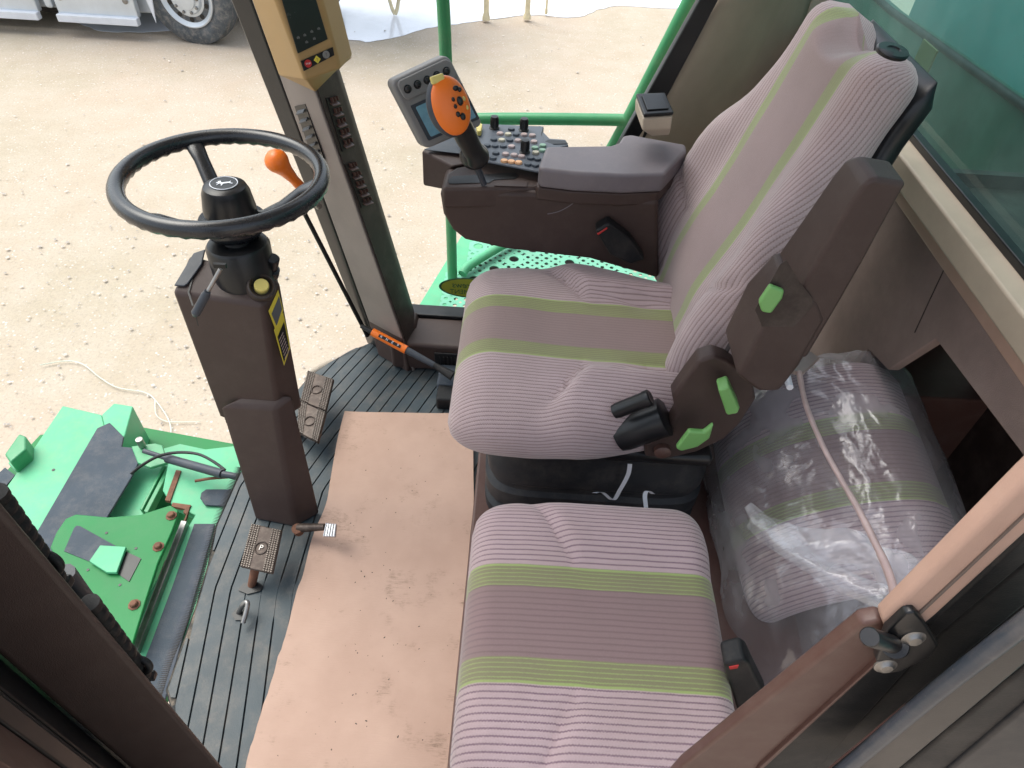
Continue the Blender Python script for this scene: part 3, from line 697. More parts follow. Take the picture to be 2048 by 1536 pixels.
# tan warning display on the pillar
def display():
    t=thing('warning_display','tan warning display with dark screen on the corner pillar','display',at(600,160,'y',1.45))
    A0,A1=at(550,0,'y',1.405),at(611,164,'y',1.405)      # near edge
    B0,B1=at(503,0,'y',1.50),at(558,155,'y',1.50)       # left back edge
    C0,C1=at(645,0,'y',1.455),at(682,140,'y',1.455)      # right edge
    p0,n=plane(A0,A1,C1); C0=atp(645,0,p0,n); C0+=(C0-C1)*1.0
    up=(A0-A1); e=.9
    A0+=up*e; B0+=(B0-B1)*e; C0+=(C0-C1)*e
    bk=V((.01,.08,0))
    b=MB().loft([[A1,C1,C1+bk,B1],[A0,C0,C0+bk,B0]]); hs=b.build('housing','tan',t,bevel=.008,seg=3)
    chin=at(630,184,'y',1.45)
    MB().add([A1+V((0,.004,.004)),C1+V((-.003,.004,.004)),C1+bk,B1+V((.004,0,.004)),chin+V((0,.0,0)),chin+V((0,.06,0))],[(0,1,4),(0,4,3),(3,4,5),(1,2,5,4),(0,3,2,1),(3,5,2)]).build('chin','tan',t,bevel=.003)
    p0,n=plane(A0,A1,C1)
    Q=lambda px,o:[atp(u,v,p0,n,o) for u,v in px]
    s=MB().prism(Q([(545,-60),(614,-60),(655,78),(595,107)],.0008),n*.0025).build('screen','screendark',t,bevel=.0008)
    s2=MB().prism(Q([(601,122),(665,94),(668,110),(607,142)],.0008),n*.002).build('lamp_strip','black',t)
    for (u,v),mt in (((616,127),'red'),((634,119),'decalyel'),((652,109),'grey')):
        c=atp(u,v,p0,n,.003); x,y,_=frame(n,(0,0,1)); r=.0075
        pts=[c+(x*math.cos(k*math.pi/(8 if mt!='decalyel' else 2))+y*math.sin(k*math.pi/(8 if mt!='decalyel' else 2)))*r for k in range(16 if mt!='decalyel' else 4)]
        MB().prism(pts,n*.001).build('lamp',mt,s2)
        text_mesh('symbol','!' if mt!='red' else 'STOP',.009 if mt!='red' else .0042,c+n*.0015,x,y,'black' if mt!='red' else 'white',s2,ext=.0002)
    b=MB()
    for u,v in ((597,75),(610,70),(624,63),(638,57),(614,84),(629,77)):
        c=atp(u,v,p0,n,.0035); x,y,_=frame(n,(0,0,1)); 
        for k in range(3): b.prism([c+x*(-.003+.002*k)+y*(-.002),c+x*(-.002+.002*k)+y*(-.002),c+x*(-.002+.002*k)+y*.002*(k%2+.5),c+x*(-.003+.002*k)+y*.002],n*.0003)
    b.build('symbol','grey',s)
display()
# orange escape hammer
def hammer():
    t=thing('escape_hammer','orange bulb ended hammer handle clipped to the corner pillar behind the wheel','hammer',at(575,330,'y',1.43))
    a=at(548,316,'y',1.40); b_=at(600,372,'y',1.45); ax=(b_-a); L=ax.length
    prof=[(.001,-.013),(.014,-.011),(.023,-.002),(.0265,.006),(.026,.016),(.021,.030),(.016,.048),(.0115,L*.75),(.012,L*.95),(.012,L+.01),(.001,L+.012)]
    MB().lathe(a,ax,prof,24).build('handle','orange',t,smooth=60)
    MB().cyl(b_+ax.normalized()*.005,b_+ax.normalized()*.09,.009,.009,12).build('shaft','steel',t)
hammer()
# ice scraper brush
def brush():
    t=thing('ice_scraper','orange and black scraper handle leaning on the sill','scraper',at(890,745,'z',0))
    p0=at(722,652,'z',.14); p1=at(745,664,'z',.13); p2=at(813,700,'z',.105); p3=at(868,730,'z',.085); p4=at(905,752,'z',.07)
    MB().cyl(p0,p1,.006,.008,14).build('end_cap','black',t)
    MB().cyl(p1,p2,.0118,.0125,18).build('orange_grip','orange',t)
    MB().cyl(p2,p3,.0105,.0085,18).build('handle','slate',t)
    MB().cyl(p3,p4,.008,.014,14).build('brush_head','rubber',t)
    d=(p2-p1).normalized(); n=(CAM-p1); n=(n-d*n.dot(d)).normalized(); x=d.cross(n); x=x if x.z>0 else -x
    a=p1.lerp(p2,.22)+n*.0112; b_=p1.lerp(p2,.86)+n*.0118
    lb=MB().prism([a-x*.0045,b_-x*.0045,b_+x*.0045,a+x*.0045],n*.0012).build('label_strip','black',t)
    for i,ch in enumerate('KNZP'): text_mesh('letter',ch,.0095,a.lerp(b_,.12+.25*i)+n*.0016,d,x,'white',lb,ext=.0002)
brush()
# ------------------------------------------------------------------ steering column + wheel
def column():
    t=thing('steering_column','brown steering column pedestal with tilt lever and yellow button','steering column',(-.53,.95,0))
    # body: quadrilateral loft: near-left, near-right, far-right, far-left
    def ring(nl,nr,fr,fl,z,zf=None):
        zf=z if zf is None else zf
        return [at(*nl,'z',z),at(*nr,'z',z),at(*fr,'z',zf),at(*fl,'z',zf)]
    zt=.61
    top=[at(343,584,'z',zt),at(525,612,'z',zt-.01),at(562,560,'z',zt+.01),at(378,506,'z',zt+.03)]
    mid=[at(455,870,'z',.25),at(572,872,'z',.25),at(612,838,'z',.27),at(520,830,'z',.27)]
    mid2=[at(438,838,'z',.28),at(560,848,'z',.28),at(607,815,'z',.30),at(510,800,'z',.30)]
    b=MB().loft([mid2,[mid2[i].lerp(top[i],.5) for i in range(4)],top]); up=b.build('upper_cover','brown',t,bevel=.009,seg=4)
    lo0=[at(508,1040,'z',0),at(590,1056,'z',0),at(642,1028,'z',0),at(560,1000,'z',0)]
    lo1=[at(452,862,'z',.26),at(566,868,'z',.26),at(606,838,'z',.28),at(520,826,'z',.28)]
    cen=sum(lo1,V())/4
    lo2=[cen+(p-cen)*.93 for p in lo1]
    MB().loft([lo0,[p+(V((0,0,.08))) for p in lo2]]).build('lower_cover','brown',t,bevel=.010,seg=3)
    # seams on the near (camera) side
    p0,n=plane(top[0],top[1],mid2[1])
    def stripe(px,w,mat,name,par,off=.0004,h=.0008,pl=(p0,n)):
        P=[atp(u,v,pl[0],pl[1],off) for u,v in px]; bb=MB()
        for a,c in zip(P,P[1:]):
            d=(c-a).normalized(); s=d.cross(pl[1])*w/2; bb.prism([a-s,c-s,c+s,a+s],pl[1]*h)
        return bb.build(name,mat,par)
    stripe([(392,632),(410,700),(432,780),(454,846)],.0025,'black','seam',up)
    MB().lathe(atp(455,822,p0,n,0),n,[(.006,0),(.006,.002),(.003,.0025),(.001,.001)],14).build('screw','brown_dark',up)
    q0,qn=plane(lo0[0],lo0[1],lo1[1])
    MB().lathe(atp(490,868,p0,n,0),n,[(.010,0),(.010,.002),(.006,.0022),(.004,.0005),(.001,.0005)],16).build('screw','black',up)
    # slate side lid on the top left
    T0,Tn=plane(top[0],top[1],top[2])
    lid=MB().prism([atp(u,v,T0,Tn,.0015) for u,v in [(349,573),(388,508),(412,500),(405,530),(378,568),(370,574)]],Tn*.004).build('side_lid','slate',t,bevel=.003)
    stripe([(408,505),(384,560),(377,585),(386,612)],.003,'black','seam',up,pl=(T0,Tn),off=.0012)
    # collar
    ca=V((-.530,1.060,.59)); cb=V((-.531,1.068,.683)); cax=(cb-ca).normalized(); L=(cb-ca).length
    col=MB().lathe(ca,cax,[(.055,-.02),(.057,0),(.058,L-.006),(.054,L),(.001,L+.001)],48).build('collar','black',t,smooth=35)
    MB().lathe(cb,cax,[(.019,0),(.018,.05)],20).build('shaft','black',t)
    MB().lathe(cb,cax,[(.024,0),(.022,.008),(.024,.016),(.021,.024),(.019,.03)],20).build('shaft_boot','rubber',t)
    # bell under the wheel is part of wheel; lever
    a=at(441,538,'y',.935); bq=at(412,590,'y',.915); c=at(390,630,'y',.90)
    lv=MB().tube([a,bq],.0036,12).build('tilt_lever','steel',t)
    MB().tube([at(415,583,'y',.915),at(411,591,'y',.914),at(391,627,'y',.90),at(389,631,'y',.90)],[.0055,.0078,.0078,.004],16).build('lever_grip','slate',lv)
    sl=MB().box(at(440,531,'y',.972),(.022,.006,.008)).build('lever_slot','black',t)
    # right knob
    k0=at(541,542,'z',.62); k1=at(546,515,'z',.655); kd=(k1-k0).normalized()
    MB().lathe(k0,kd,[(.017,-.01),(.017,.006),(.012,.008),(.0125,.012),(.0128,.036),(.011,.038),(.001,.038)],24).build('knob','black',t)
    # yellow button with shroud on near-right shoulder
    c=at(523,573,'z',.625); nn=(V((.35,-.45,.82))).normalized()
    MB().lathe(c,nn,[(.026,-.05),(.0265,-.005),(.0255,.002),(.022,.004),(.019,.001),(.018,-.008),(.001,-.008)],36).build('button_shroud','brown_dark',t,smooth=50)
    MB().lathe(c,nn,[(.0135,-.008),(.0135,.006),(.012,.009),(.001,.009)],28).build('push_button','yellow',t,smooth=50)
    # side decals (operator side face)
    r0,rn=plane(top[1],top[2],mid2[2])
    Q=lambda px,o:[atp(u,v,r0,rn,o) for u,v in px]
    d1=MB().prism(Q([(537,622),(556,580),(566,620),(553,665)],.0004),rn*.0005).build('decal','decalyel',t)
    MB().prism(Q([(543,628),(558,592),(564,618),(553,652)],.0011),rn*.0003).build('decal_panel','decalgrey',d1)
    d2=MB().prism(Q([(548,660),(566,625),(580,695),(568,731)],.0010),rn*.0005).build('decal','decalyel',t)
    MB().prism(Q([(555,674),(568,643),(578,694),(568,724)],.0018),rn*.0003).build('decal_panel','black',d2)
    tx=MB()
    for i in range(7):
        for j in range(2):
            u=558+i*1.9+j*4.5; v=680+i*6-j*9; P=Q([(u,v),(u+3.6,v-7.5),(u+4.2,v-5.2),(u+.6,v+2.3)],.0022); tx.prism(P,rn*.0002)
    tx.build('decal_text','pink',d2)
column()
def wheel():
    c=V((-.537,1.093,.80)); nrm=V((.03,.02,1)).normalized(); R=.172
    t=thing('steering_wheel','black three spoke steering wheel with round hub emblem','steering wheel',c)
    rm=MB().torus(c,nrm,R,.0145,120,18,xd=(0,-1,0)); 
    # finger waves on the near underside
    for i,p in enumerate(rm.v):
        d=p-c; a=math.atan2(d.dot(V((1,0,0))),d.dot(V((0,-1,0)))); h=d.dot(nrm)
        if h<-.002: rm.v[i]=p-nrm*(.0016*math.cos(a*44)+.001)
    rm.build('rim','wheel',t,smooth=80)
    base=c-nrm*.092
    x=V((1,0,0)); x=(x-nrm*x.dot(nrm)).normalized(); y=nrm.cross(x)
    for px in (128,8,240):
        a=math.radians(px); d=x*math.cos(a)+y*math.sin(a); w=nrm.cross(d)
        secs=[]
        for s,hh,wd,th in ((.02,-.080,.021,.011),(.055,-.076,.018,.010),(.09,-.055,.015,.009),(.13,-.022,.014,.008),(.16,-.006,.017,.007),(.173,-.002,.024,.006)):
            q=c+d*s+nrm*hh; secs.append([q+w*wd*math.cos(k*math.pi/6)+nrm*th*math.sin(k*math.pi/6) for k in range(12)])
        MB().loft(secs).build('spoke','wheel',t,smooth=70)
    MB().lathe(base,nrm,[(.022,-.038),(.028,-.034),(.050,-.015),(.062,.002),(.060,.012),(.001,.012)],48).build('lower_bell','wheel',t,smooth=60)
    c=c-nrm*.040
    hb=MB().lathe(c,nrm,[(.042,-.046),(.044,-.035),(.0465,-.028),(.0470,-.018),(.042,.014),(.037,.025),(.030,.029),(.001,.0295)],56).build('hub','black',t,smooth=35)
    e=MB().lathe(c+nrm*.0295,nrm,[(.0235,0),(.0235,.0012),(.001,.0012)],48).build('emblem','black',hb)
    MB().torus(c+nrm*.0307,nrm,.0235,.0009,64,8).build('emblem_ring','white',e)
    # leaping deer outline
    dr=[(-.62,.10),(-.50,.22),(-.42,.20),(-.40,.38),(-.30,.28),(-.24,.42),(-.18,.24),(-.22,.12),(-.10,.05),(.20,.08),(.42,.04),(.62,.16),(.50,-.04),(.72,-.24),(.60,-.26),(.38,-.12),(.12,-.12),(-.05,-.12),(-.20,-.34),(-.30,-.42),(-.26,-.28),(-.24,-.10),(-.36,-.02),(-.62,-.22),(-.58,-.10),(-.40,.08)]
    px=V((.9,.45,0)); px=(px-nrm*px.dot(nrm)).normalized(); py=nrm.cross(px)
    MB().prism([c+nrm*.0309+px*a*.021+py*b_*.025 for a,b_ in dr],nrm*.0006).build('emblem_deer','white',e)
wheel()
# ------------------------------------------------------------------ pedals
def tread_pedal(name,label,q,thick,letter,arm):
    """q: four photo corners on plane z-values -> real points"""
    P=q; n=(P[1]-P[0]).cross(P[3]-P[0]).normalized()
    if n.z<0: n=-n
    c=sum(P,V())/4; t=thing(name,label,'pedal',V((c.x,c.y,0)),'pedals on the floor mat')
    pl=MB().prism(P,-n*thick).build('tread_plate','darksteel',t,bevel=.003)
    st=MB(); ex=(P[1]-P[0]); ey=(P[3]-P[0]); nx=13; ny=20
    for i in range(nx):
        for j in range(ny):
            s=(i+.7)/(nx+.4); r=(j+.7)/(ny+.4)
            p=P[0].lerp(P[1],s).lerp(P[3].lerp(P[2],s),r)
            dc=abs(s-.5); dr=abs(r-.5)
            if (dc<.17 and dr<.5 and not dc>.16) or (dc**2*1.2+dr**2*2.5)**.5<.2: continue
            st.box(p+n*.0008,(.0026,.0028,.0034))
    st.build('studs','studsteel',pl)
    x=ex.normalized(); y=n.cross(x)
    MB().torus(c+n*.001,n,.0135,.0017,28,8).build('ring','darksteel',pl)
    if letter: text_mesh('letter',letter,.017,c+n*.001,x,y,'steel',pl,ext=.0012)
    if arm: MB().tube(arm,[.010,.009],12).build('pedal_arm','rust' if letter else 'darksteel',t)
    return t
tread_pedal('foot_pedal','studded metal pedal marked P in front of the column foot',[at(502,1046,'z',.10),at(564,1060,'z',.10),at(545,1148,'z',.075),at(479,1133,'z',.075)],.009,'P',[at(512,1130,'z',.065),at(502,1178,'z',-.01)])
tread_pedal('brake_pedal','upper studded brake pedal right of the column, nearest the pillar',[at(615,740,'z',.09),at(668,758,'z',.09),at(652,822,'z',.08),at(600,800,'z',.08)],.010,None,[at(625,790,'z',.08),at(600,815,'z',.0)])
tread_pedal('brake_pedal','lower studded brake pedal right of the column, above the cardboard corner',[at(598,800,'z',.085),at(652,824,'z',.085),at(636,885,'z',.07),at(592,862,'z',.07)],.012,None,[at(610,850,'z',.07),at(595,870,'z',.0)])
def small_pedals():
    t=thing('small_pedal','small chrome ribbed pedal on a side arm touching the cardboard','pedal',at(600,1060,'z',0))
    a=at(597,1056,'z',.055); b_=at(650,1054,'z',.075)
    MB().tube([a,b_],[.011,.008],12).build('pedal_arm','darksteel',t)
    MB().lathe(at(596,1060,'z',.05),(0,-.3,1),[(.012,-.01),(.012,.012),(.001,.013)],18).build('pivot','rust',t)
    P=[at(651,1046,'z',.085),at(674,1048,'z',.085),at(671,1074,'z',.075),at(645,1073,'z',.075)]; n=(P[1]-P[0]).cross(P[3]-P[0]).normalized(); n=n if n.z>0 else -n
    pad=MB().prism(P,-n*.008).build('pad','chrome',t,bevel=.002)
    b=MB()
    for k in range(5):
        s=(k+.5)/5; u=P[0].lerp(P[1],s); w=P[3].lerp(P[2],s); b.tube([u+n*.001,w+n*.001],.0016,8)
    b.build('pad_rib','chrome',pad)
    h=thing('floor_hook','bent steel hook rod sticking out of the mat below the studded P pedal','hook',at(480,1235,'z',0))
    MB().tube([at(474,1232,'z',-.01),at(484,1212,'z',.03),at(492,1204,'z',.042),at(495,1212,'z',.040),at(486,1246,'z',.022)],.0052,12,sm=4).build('rod','steel',h)
small_pedals()
# ------------------------------------------------------------------ cushions
def cushion(name,mat,parent,L,prof,disp=None,nl=72,nt=72,T=None,curve=None,nexp=2.6,uvw=1,jit=.0012):
    """prof(s)->(halfwidth,halfthick,lateral offset); T maps (len,lat,up)->world; disp(len,lat)->extra up for the upper side"""
    b=MB(); uv=[]; secs=[]
    for j in range(nt+1):
        s=j/nt; w,h,off=prof(s); pts=[]
        for k in range(nl):
            a=2*math.pi*k/nl; ca,sa=math.cos(a),math.sin(a)
            la=w*math.copysign(abs(ca)**(2/nexp/1.35),ca); up=h*math.copysign(abs(sa)**(2/nexp),sa)
            pts.append((la+off,up))
        # arc length uv from top centre
        arc=[0]*nl; kc=nl//4
        for k in range(1,nl//2+1):
            i=(kc+k)%nl; p=(kc+k-1)%nl; arc[i]=arc[p]-math.hypot(pts[i][0]-pts[p][0],(pts[i][1]-pts[p][1])*1.0)
        for k in range(1,nl//2):
            i=(kc-k)%nl; p=(kc-k+1)%nl; arc[i]=arc[p]+math.hypot(pts[i][0]-pts[p][0],(pts[i][1]-pts[p][1]))
        row=[]
        for k,(la,up) in enumerate(pts):
            f=max(0,min(1,(up/h)*.5+.5)) if h>1e-6 else .5
            d=disp(s*L,la)*f*min(1,h/.03) if disp else 0
            d+=jit*noise.noise(V((s*L*14,la*14,up*10)))
            row.append(V(T(s*L,la,up+d))); uv.append((arc[k]+off,s*L*uvw))
        secs.append(row)
    b.loft(secs); b.uv=uv
    return b.build(name,mat,parent,smooth=70)
def endround(s,r0,r1,p=2.2):
    k=1
    if s<r0: k=(1-((r0-s)/r0)**p)**(1/p) if s>0 else .02
    if s>1-r1: k=min(k,(1-((s-1+r1)/r1)**p)**(1/p) if s<1 else .02)
    return max(.02,k)
def driver_seat():
    t=thing('driver_seat','large high backed driver seat in striped mauve and green cloth','seat',(.18,1.08,.1))
    YC=1.08
    # cushion
    x0=-.120; L=.54; zc=.425
    def prof(s):
        e=endround(s,.16,.1); w=.262*(.78+.22*endround(s,.30,.12,2.4)); 
        if s>.4: w*=1-.22*smoothstep(.45,.9,s)
        return w,.088*e,0
    def disp(l,la):
        s=l/L; a=abs(la)
        d=-.010*math.exp(-((a)/.13)**2)*smoothstep(.1,.4,s)
        cl=.105+.10*(1-smoothstep(.33,.52,s))
        bol=smoothstep(cl-.004,cl+.035,a)*smoothstep(.30,.46,s)*.030
        crease=-.008*math.exp(-((a-cl)/.008)**2)*smoothstep(.30,.40,s)
        return d+bol+crease
    def T(l,la,up):
        sl=l/L
        return V((x0+l,YC+la,zc+up+.022*math.sin(max(0,min(1,sl))*1.2)*-.6+.012-.03*max(0,.25-sl)))
    cushion('seat_cushion','seat',t,L,prof,disp,T=T)
    # green piping band between cushion halves at the front
    # backrest
    P0=V((.375,0,.41)); d=V((.16,0,.60)); Lb=.685; YB=1.208; dn=d.normalized(); nf=V((-dn.z,0,dn.x))   # front normal
    def profb(s):
        w=.255+.028*math.sin(min(1,s/.55)*math.pi)*1.0
        w=.248+.028*smoothstep(0,.25,s)
        w-= .106*smoothstep(.44,.88,s)
        k=endround(s,.10,.07,2.3)
        w*= (.80+.20*k)
        return w,.060*k,0
    def dispb(l,la):
        s=l/Lb; a=abs(la); wing=smoothstep(.125,.245,a)*(1-smoothstep(.42,.85,s))*.064*smoothstep(-.05,.12,s)
        wing+=smoothstep(.10,.17,a)*smoothstep(.45,.62,s)*.020
        low=.014*math.exp(-((s-.28)/.16)**2)
        cr=-.010*math.exp(-((a-(.150+.10*smoothstep(.30,.46,s)))/.009)**2)*(1-smoothstep(.44,.5,s))
        dip=-.016*math.exp(-((s-.985)/.035)**2)*math.exp(-((a)/.06)**2)
        notch=-.020*math.exp(-((a-.085)/.014)**2)*smoothstep(.93,1,s)
        return wing+low+cr+dip+notch
    def Tb(l,la,up):
        p=P0+dn*l+nf*(up); 
        top=smoothstep(.88,1,l/Lb)
        q=V((p.x,YB+la,p.z)); q+=dn*(-.035*top*(abs(la)<.085)*(math.cos(la/.085*math.pi/2) if abs(la)<.085 else 0))
        return q-nf*.0
    cushion('backrest','back',t,Lb,profb,dispb,T=Tb,nl=84,nt=90,jit=.002)
    # rear shell
    b=MB(); secs=[]
    for s in [i/20 for i in range(21)]:
        w,h,_=profb(min(.99,s)); w=w*.93; c=P0+dn*(s*(Lb-.02)+.01)-nf*.060
        th=.028*endround(s,.06,.06)+.002
        secs.append([V((c.x,YB,c.z))+V((0,1,0))*w*math.copysign(abs(math.cos(a))**.6,math.cos(a))+nf*th*math.copysign(abs(math.sin(a))**.6,math.sin(a)) for a in [2*math.pi*k/32 for k in range(32)]])
    b.loft(secs).build('back_shell','black',t,smooth=70)
    hc=at(1786,101,'y',.99); MB().lathe(hc,(.15,-.1,1),[(.018,-.006),(.023,-.004),(.024,0),(.022,.002),(.010,.0025),(.009,.001),(.001,.001)],32,ex=(1.15,.9)).build('headrest_cap','black',t,smooth=40)
    # suspension bellows
    b=MB(); secs=[]
    for z,k in ((.05,.97),(.10,1.0),(.125,1.0),(.135,.96),(.15,.955),(.16,1.0),(.20,1.0),(.21,.955),(.225,.955),(.235,.985),(.27,.985),(.30,.93),(.36,.90)):
        hx,hy=.245*k,.20*k; cx,cy=.195,1.075+.0
        secs.append([V((cx+hx*math.copysign(abs(math.cos(a))**.32,math.cos(a)),cy+hy*math.copysign(abs(math.sin(a))**.32,math.sin(a)),z)) for a in [2*math.pi*j/56 for j in range(56)]])
    b.loft(secs).build('suspension_bellows','bellows',t,smooth=30)
    MB().box((.17,1.075,.365),(.48,.42,.03)).build('seat_pan','black',t,bevel=.01)
    # reclined brown hinge bracket on the near side
    yb=.83
    def tr(px,y): return pxpoly(px,'y',y)
    hp=tr([(1372,756),(1398,722),(1428,712),(1455,722),(1505,760),(1512,800),(1480,850),(1448,880),(1395,905),(1340,918),(1290,915),(1288,890),(1330,868),(1352,830),(1345,795)],.845)
    MB().prism(hp,(0,.035,0)).build('hinge_bracket','brown',t,bevel=.007,seg=3)
    MB().lathe(at(1325,903,'y',.838),(0,-1,0),[(.016,-.01),(.016,.004),(.012,.007),(.001,.008)],24).build('pivot_bolt','redbrown',t)
    # armrest folded up
    R0=at(1733,352,'y',.772); R1=at(1502,750,'y',.772)
    dr=(R1-R0).normalized(); fn=V((dr.z,0,-dr.x)); fn=fn if fn.x<0 else -fn  # facing forward
    rear=-fn; Lr=(R1-R0).length
    def sec(s,wy,dp,o=0,wl=0): 
        q=R0+dr*s*Lr+fn*o
        return [q,q+rear*dp,q+rear*dp+V((0,wy,0)),q+V((0,wy,0))]
    am=MB().loft([sec(0,.058,.042,-.012),sec(.03,.070,.050,-.003),sec(.12,.076,.055),sec(.32,.090,.060),sec(.55,.108,.064),sec(.86,.112,.068)]).build('armrest','brown',t,bevel=.010,seg=4)
    # inner lower extension (hinge housing)
    low=tr([(1588,590),(1640,600),(1655,640),(1600,735),(1560,786),(1517,786),(1472,753),(1524,655)],.770)
    MB().prism(low,(0,.112,0)).build('armrest_hinge_cover','brown',t,bevel=.010,seg=3)
    fc=R0+fn*.0005
    p0,n=R0,fn
    slot=MB().prism([atp(u,v,p0,n,.0012) for u,v in [(1438,722),(1470,664),(1476,655),(1482,660),(1476,668),(1444,728)]],n*.001).build('hinge_slot','black',t)
    rec=MB().prism(tr([(1524,653),(1510,620),(1560,530),(1573,520),(1596,560),(1625,596),(1626,612),(1588,654)],.7685),(0,.001,0)).build('recess','brown_dark',t,bevel=.0004)
    def tab(px,y,vec,name='adjuster_tab'):
        return MB().prism(tr(px,y),vec).build(name,'lime',t,bevel=.004)
    tab([(1518,606),(1541,572),(1570,583),(1566,598),(1543,629),(1524,626)],.758,(.0,.010,0))
    tab([(1437,782),(1460,774),(1480,818),(1476,828),(1454,832)],.80,(0,.03,0))
    tab([(1352,898),(1378,864),(1408,866),(1428,850),(1420,878),(1396,895),(1362,904)],.80,(0,.012,0),'recline_lever')
    # black lumbar drum + small barrel
    a=at(1238,884,'y',.835); c=at(1332,850,'y',.835); a=a+V((0,.02,0)); c=c+V((0,.02,0))
    MB().lathe(a,c-a,[(.030,-.002),(.034,0),(.0345,.008),(.036,.012),(.036,(c-a).length-.01),(.037,(c-a).length),(.030,(c-a).length+.004),(.001,(c-a).length+.004)],40).build('control_drum','black',t,smooth=40)
    a=at(1232,822,'y',.845); c=at(1300,795,'y',.845); Lc=(c-a).length
    MB().lathe(a,c-a,[(.009,-.006),(.013,-.004),(.0135,0),(.0145,.004),(.0145,Lc-.012),(.0155,Lc-.010),(.0155,Lc),(.012,Lc+.002),(.001,Lc)],28).build('control_barrel','black',t,smooth=40)
    # foam tear at lower front corner
    b=MB(); rnd=random.Random(4)
    for i in range(26):
        p=at(1182+i*3.1,893-2*math.sin(i)+rnd.uniform(-4,4),'y',.845); r=rnd.uniform(.003,.007)
        b.ell(p,(V((r,0,0)),V((0,r,0)),V((0,0,r*.6))),7,5)
    b.build('foam_tear','pink',t)
driver_seat()
# seat riser
t=MB().box((.36,.80,.045),(.865,1.10,.11)); tag(t.build('seat_riser','redbrown',bevel=.006),'low brown metal riser box under both seats','riser')
def jump_seat():
    t=thing('passenger_seat','small armless passenger seat cushion with green stripes, nearest the camera','seat',(.13,.45,.1))
    x0=-.054; L=.405; YC=.474; zc=.385
    def prof(s):
        e=endround(s,.13,.12,2.4); k=endround(s,.22,.16,2.4); w=.243*(.74+.26*k); return w,.062*e,0
    def disp(l,la):
        s=l/L; a=abs(la); cl=.10+.14*(1-smoothstep(.22,.46,s))
        return smoothstep(cl-.003,cl+.05,a)*smoothstep(.15,.42,s)*.014-.005*math.exp(-((a-cl)/.010)**2)*smoothstep(.18,.30,s)*(1-smoothstep(.95,1,s))
    T=lambda l,la,up:V((x0+l,YC+la,zc+up-.03*max(0,.22-l/L)))
    cushion('seat_cushion','jump',t,L,prof,disp,T=T)
    MB().box((.145,.462,.33),(.36,.40,.03)).build('seat_pan','black',t,bevel=.006)
    MB().box((.16,.47,.21),(.34,.36,.21)).build('seat_base','redbrown',t,bevel=.006)
    bk=thing('wrapped_cushion','loose striped backrest cushion wrapped in a clear plastic bag','cushion',(.58,.75,.3))
    return t
jump_seat()
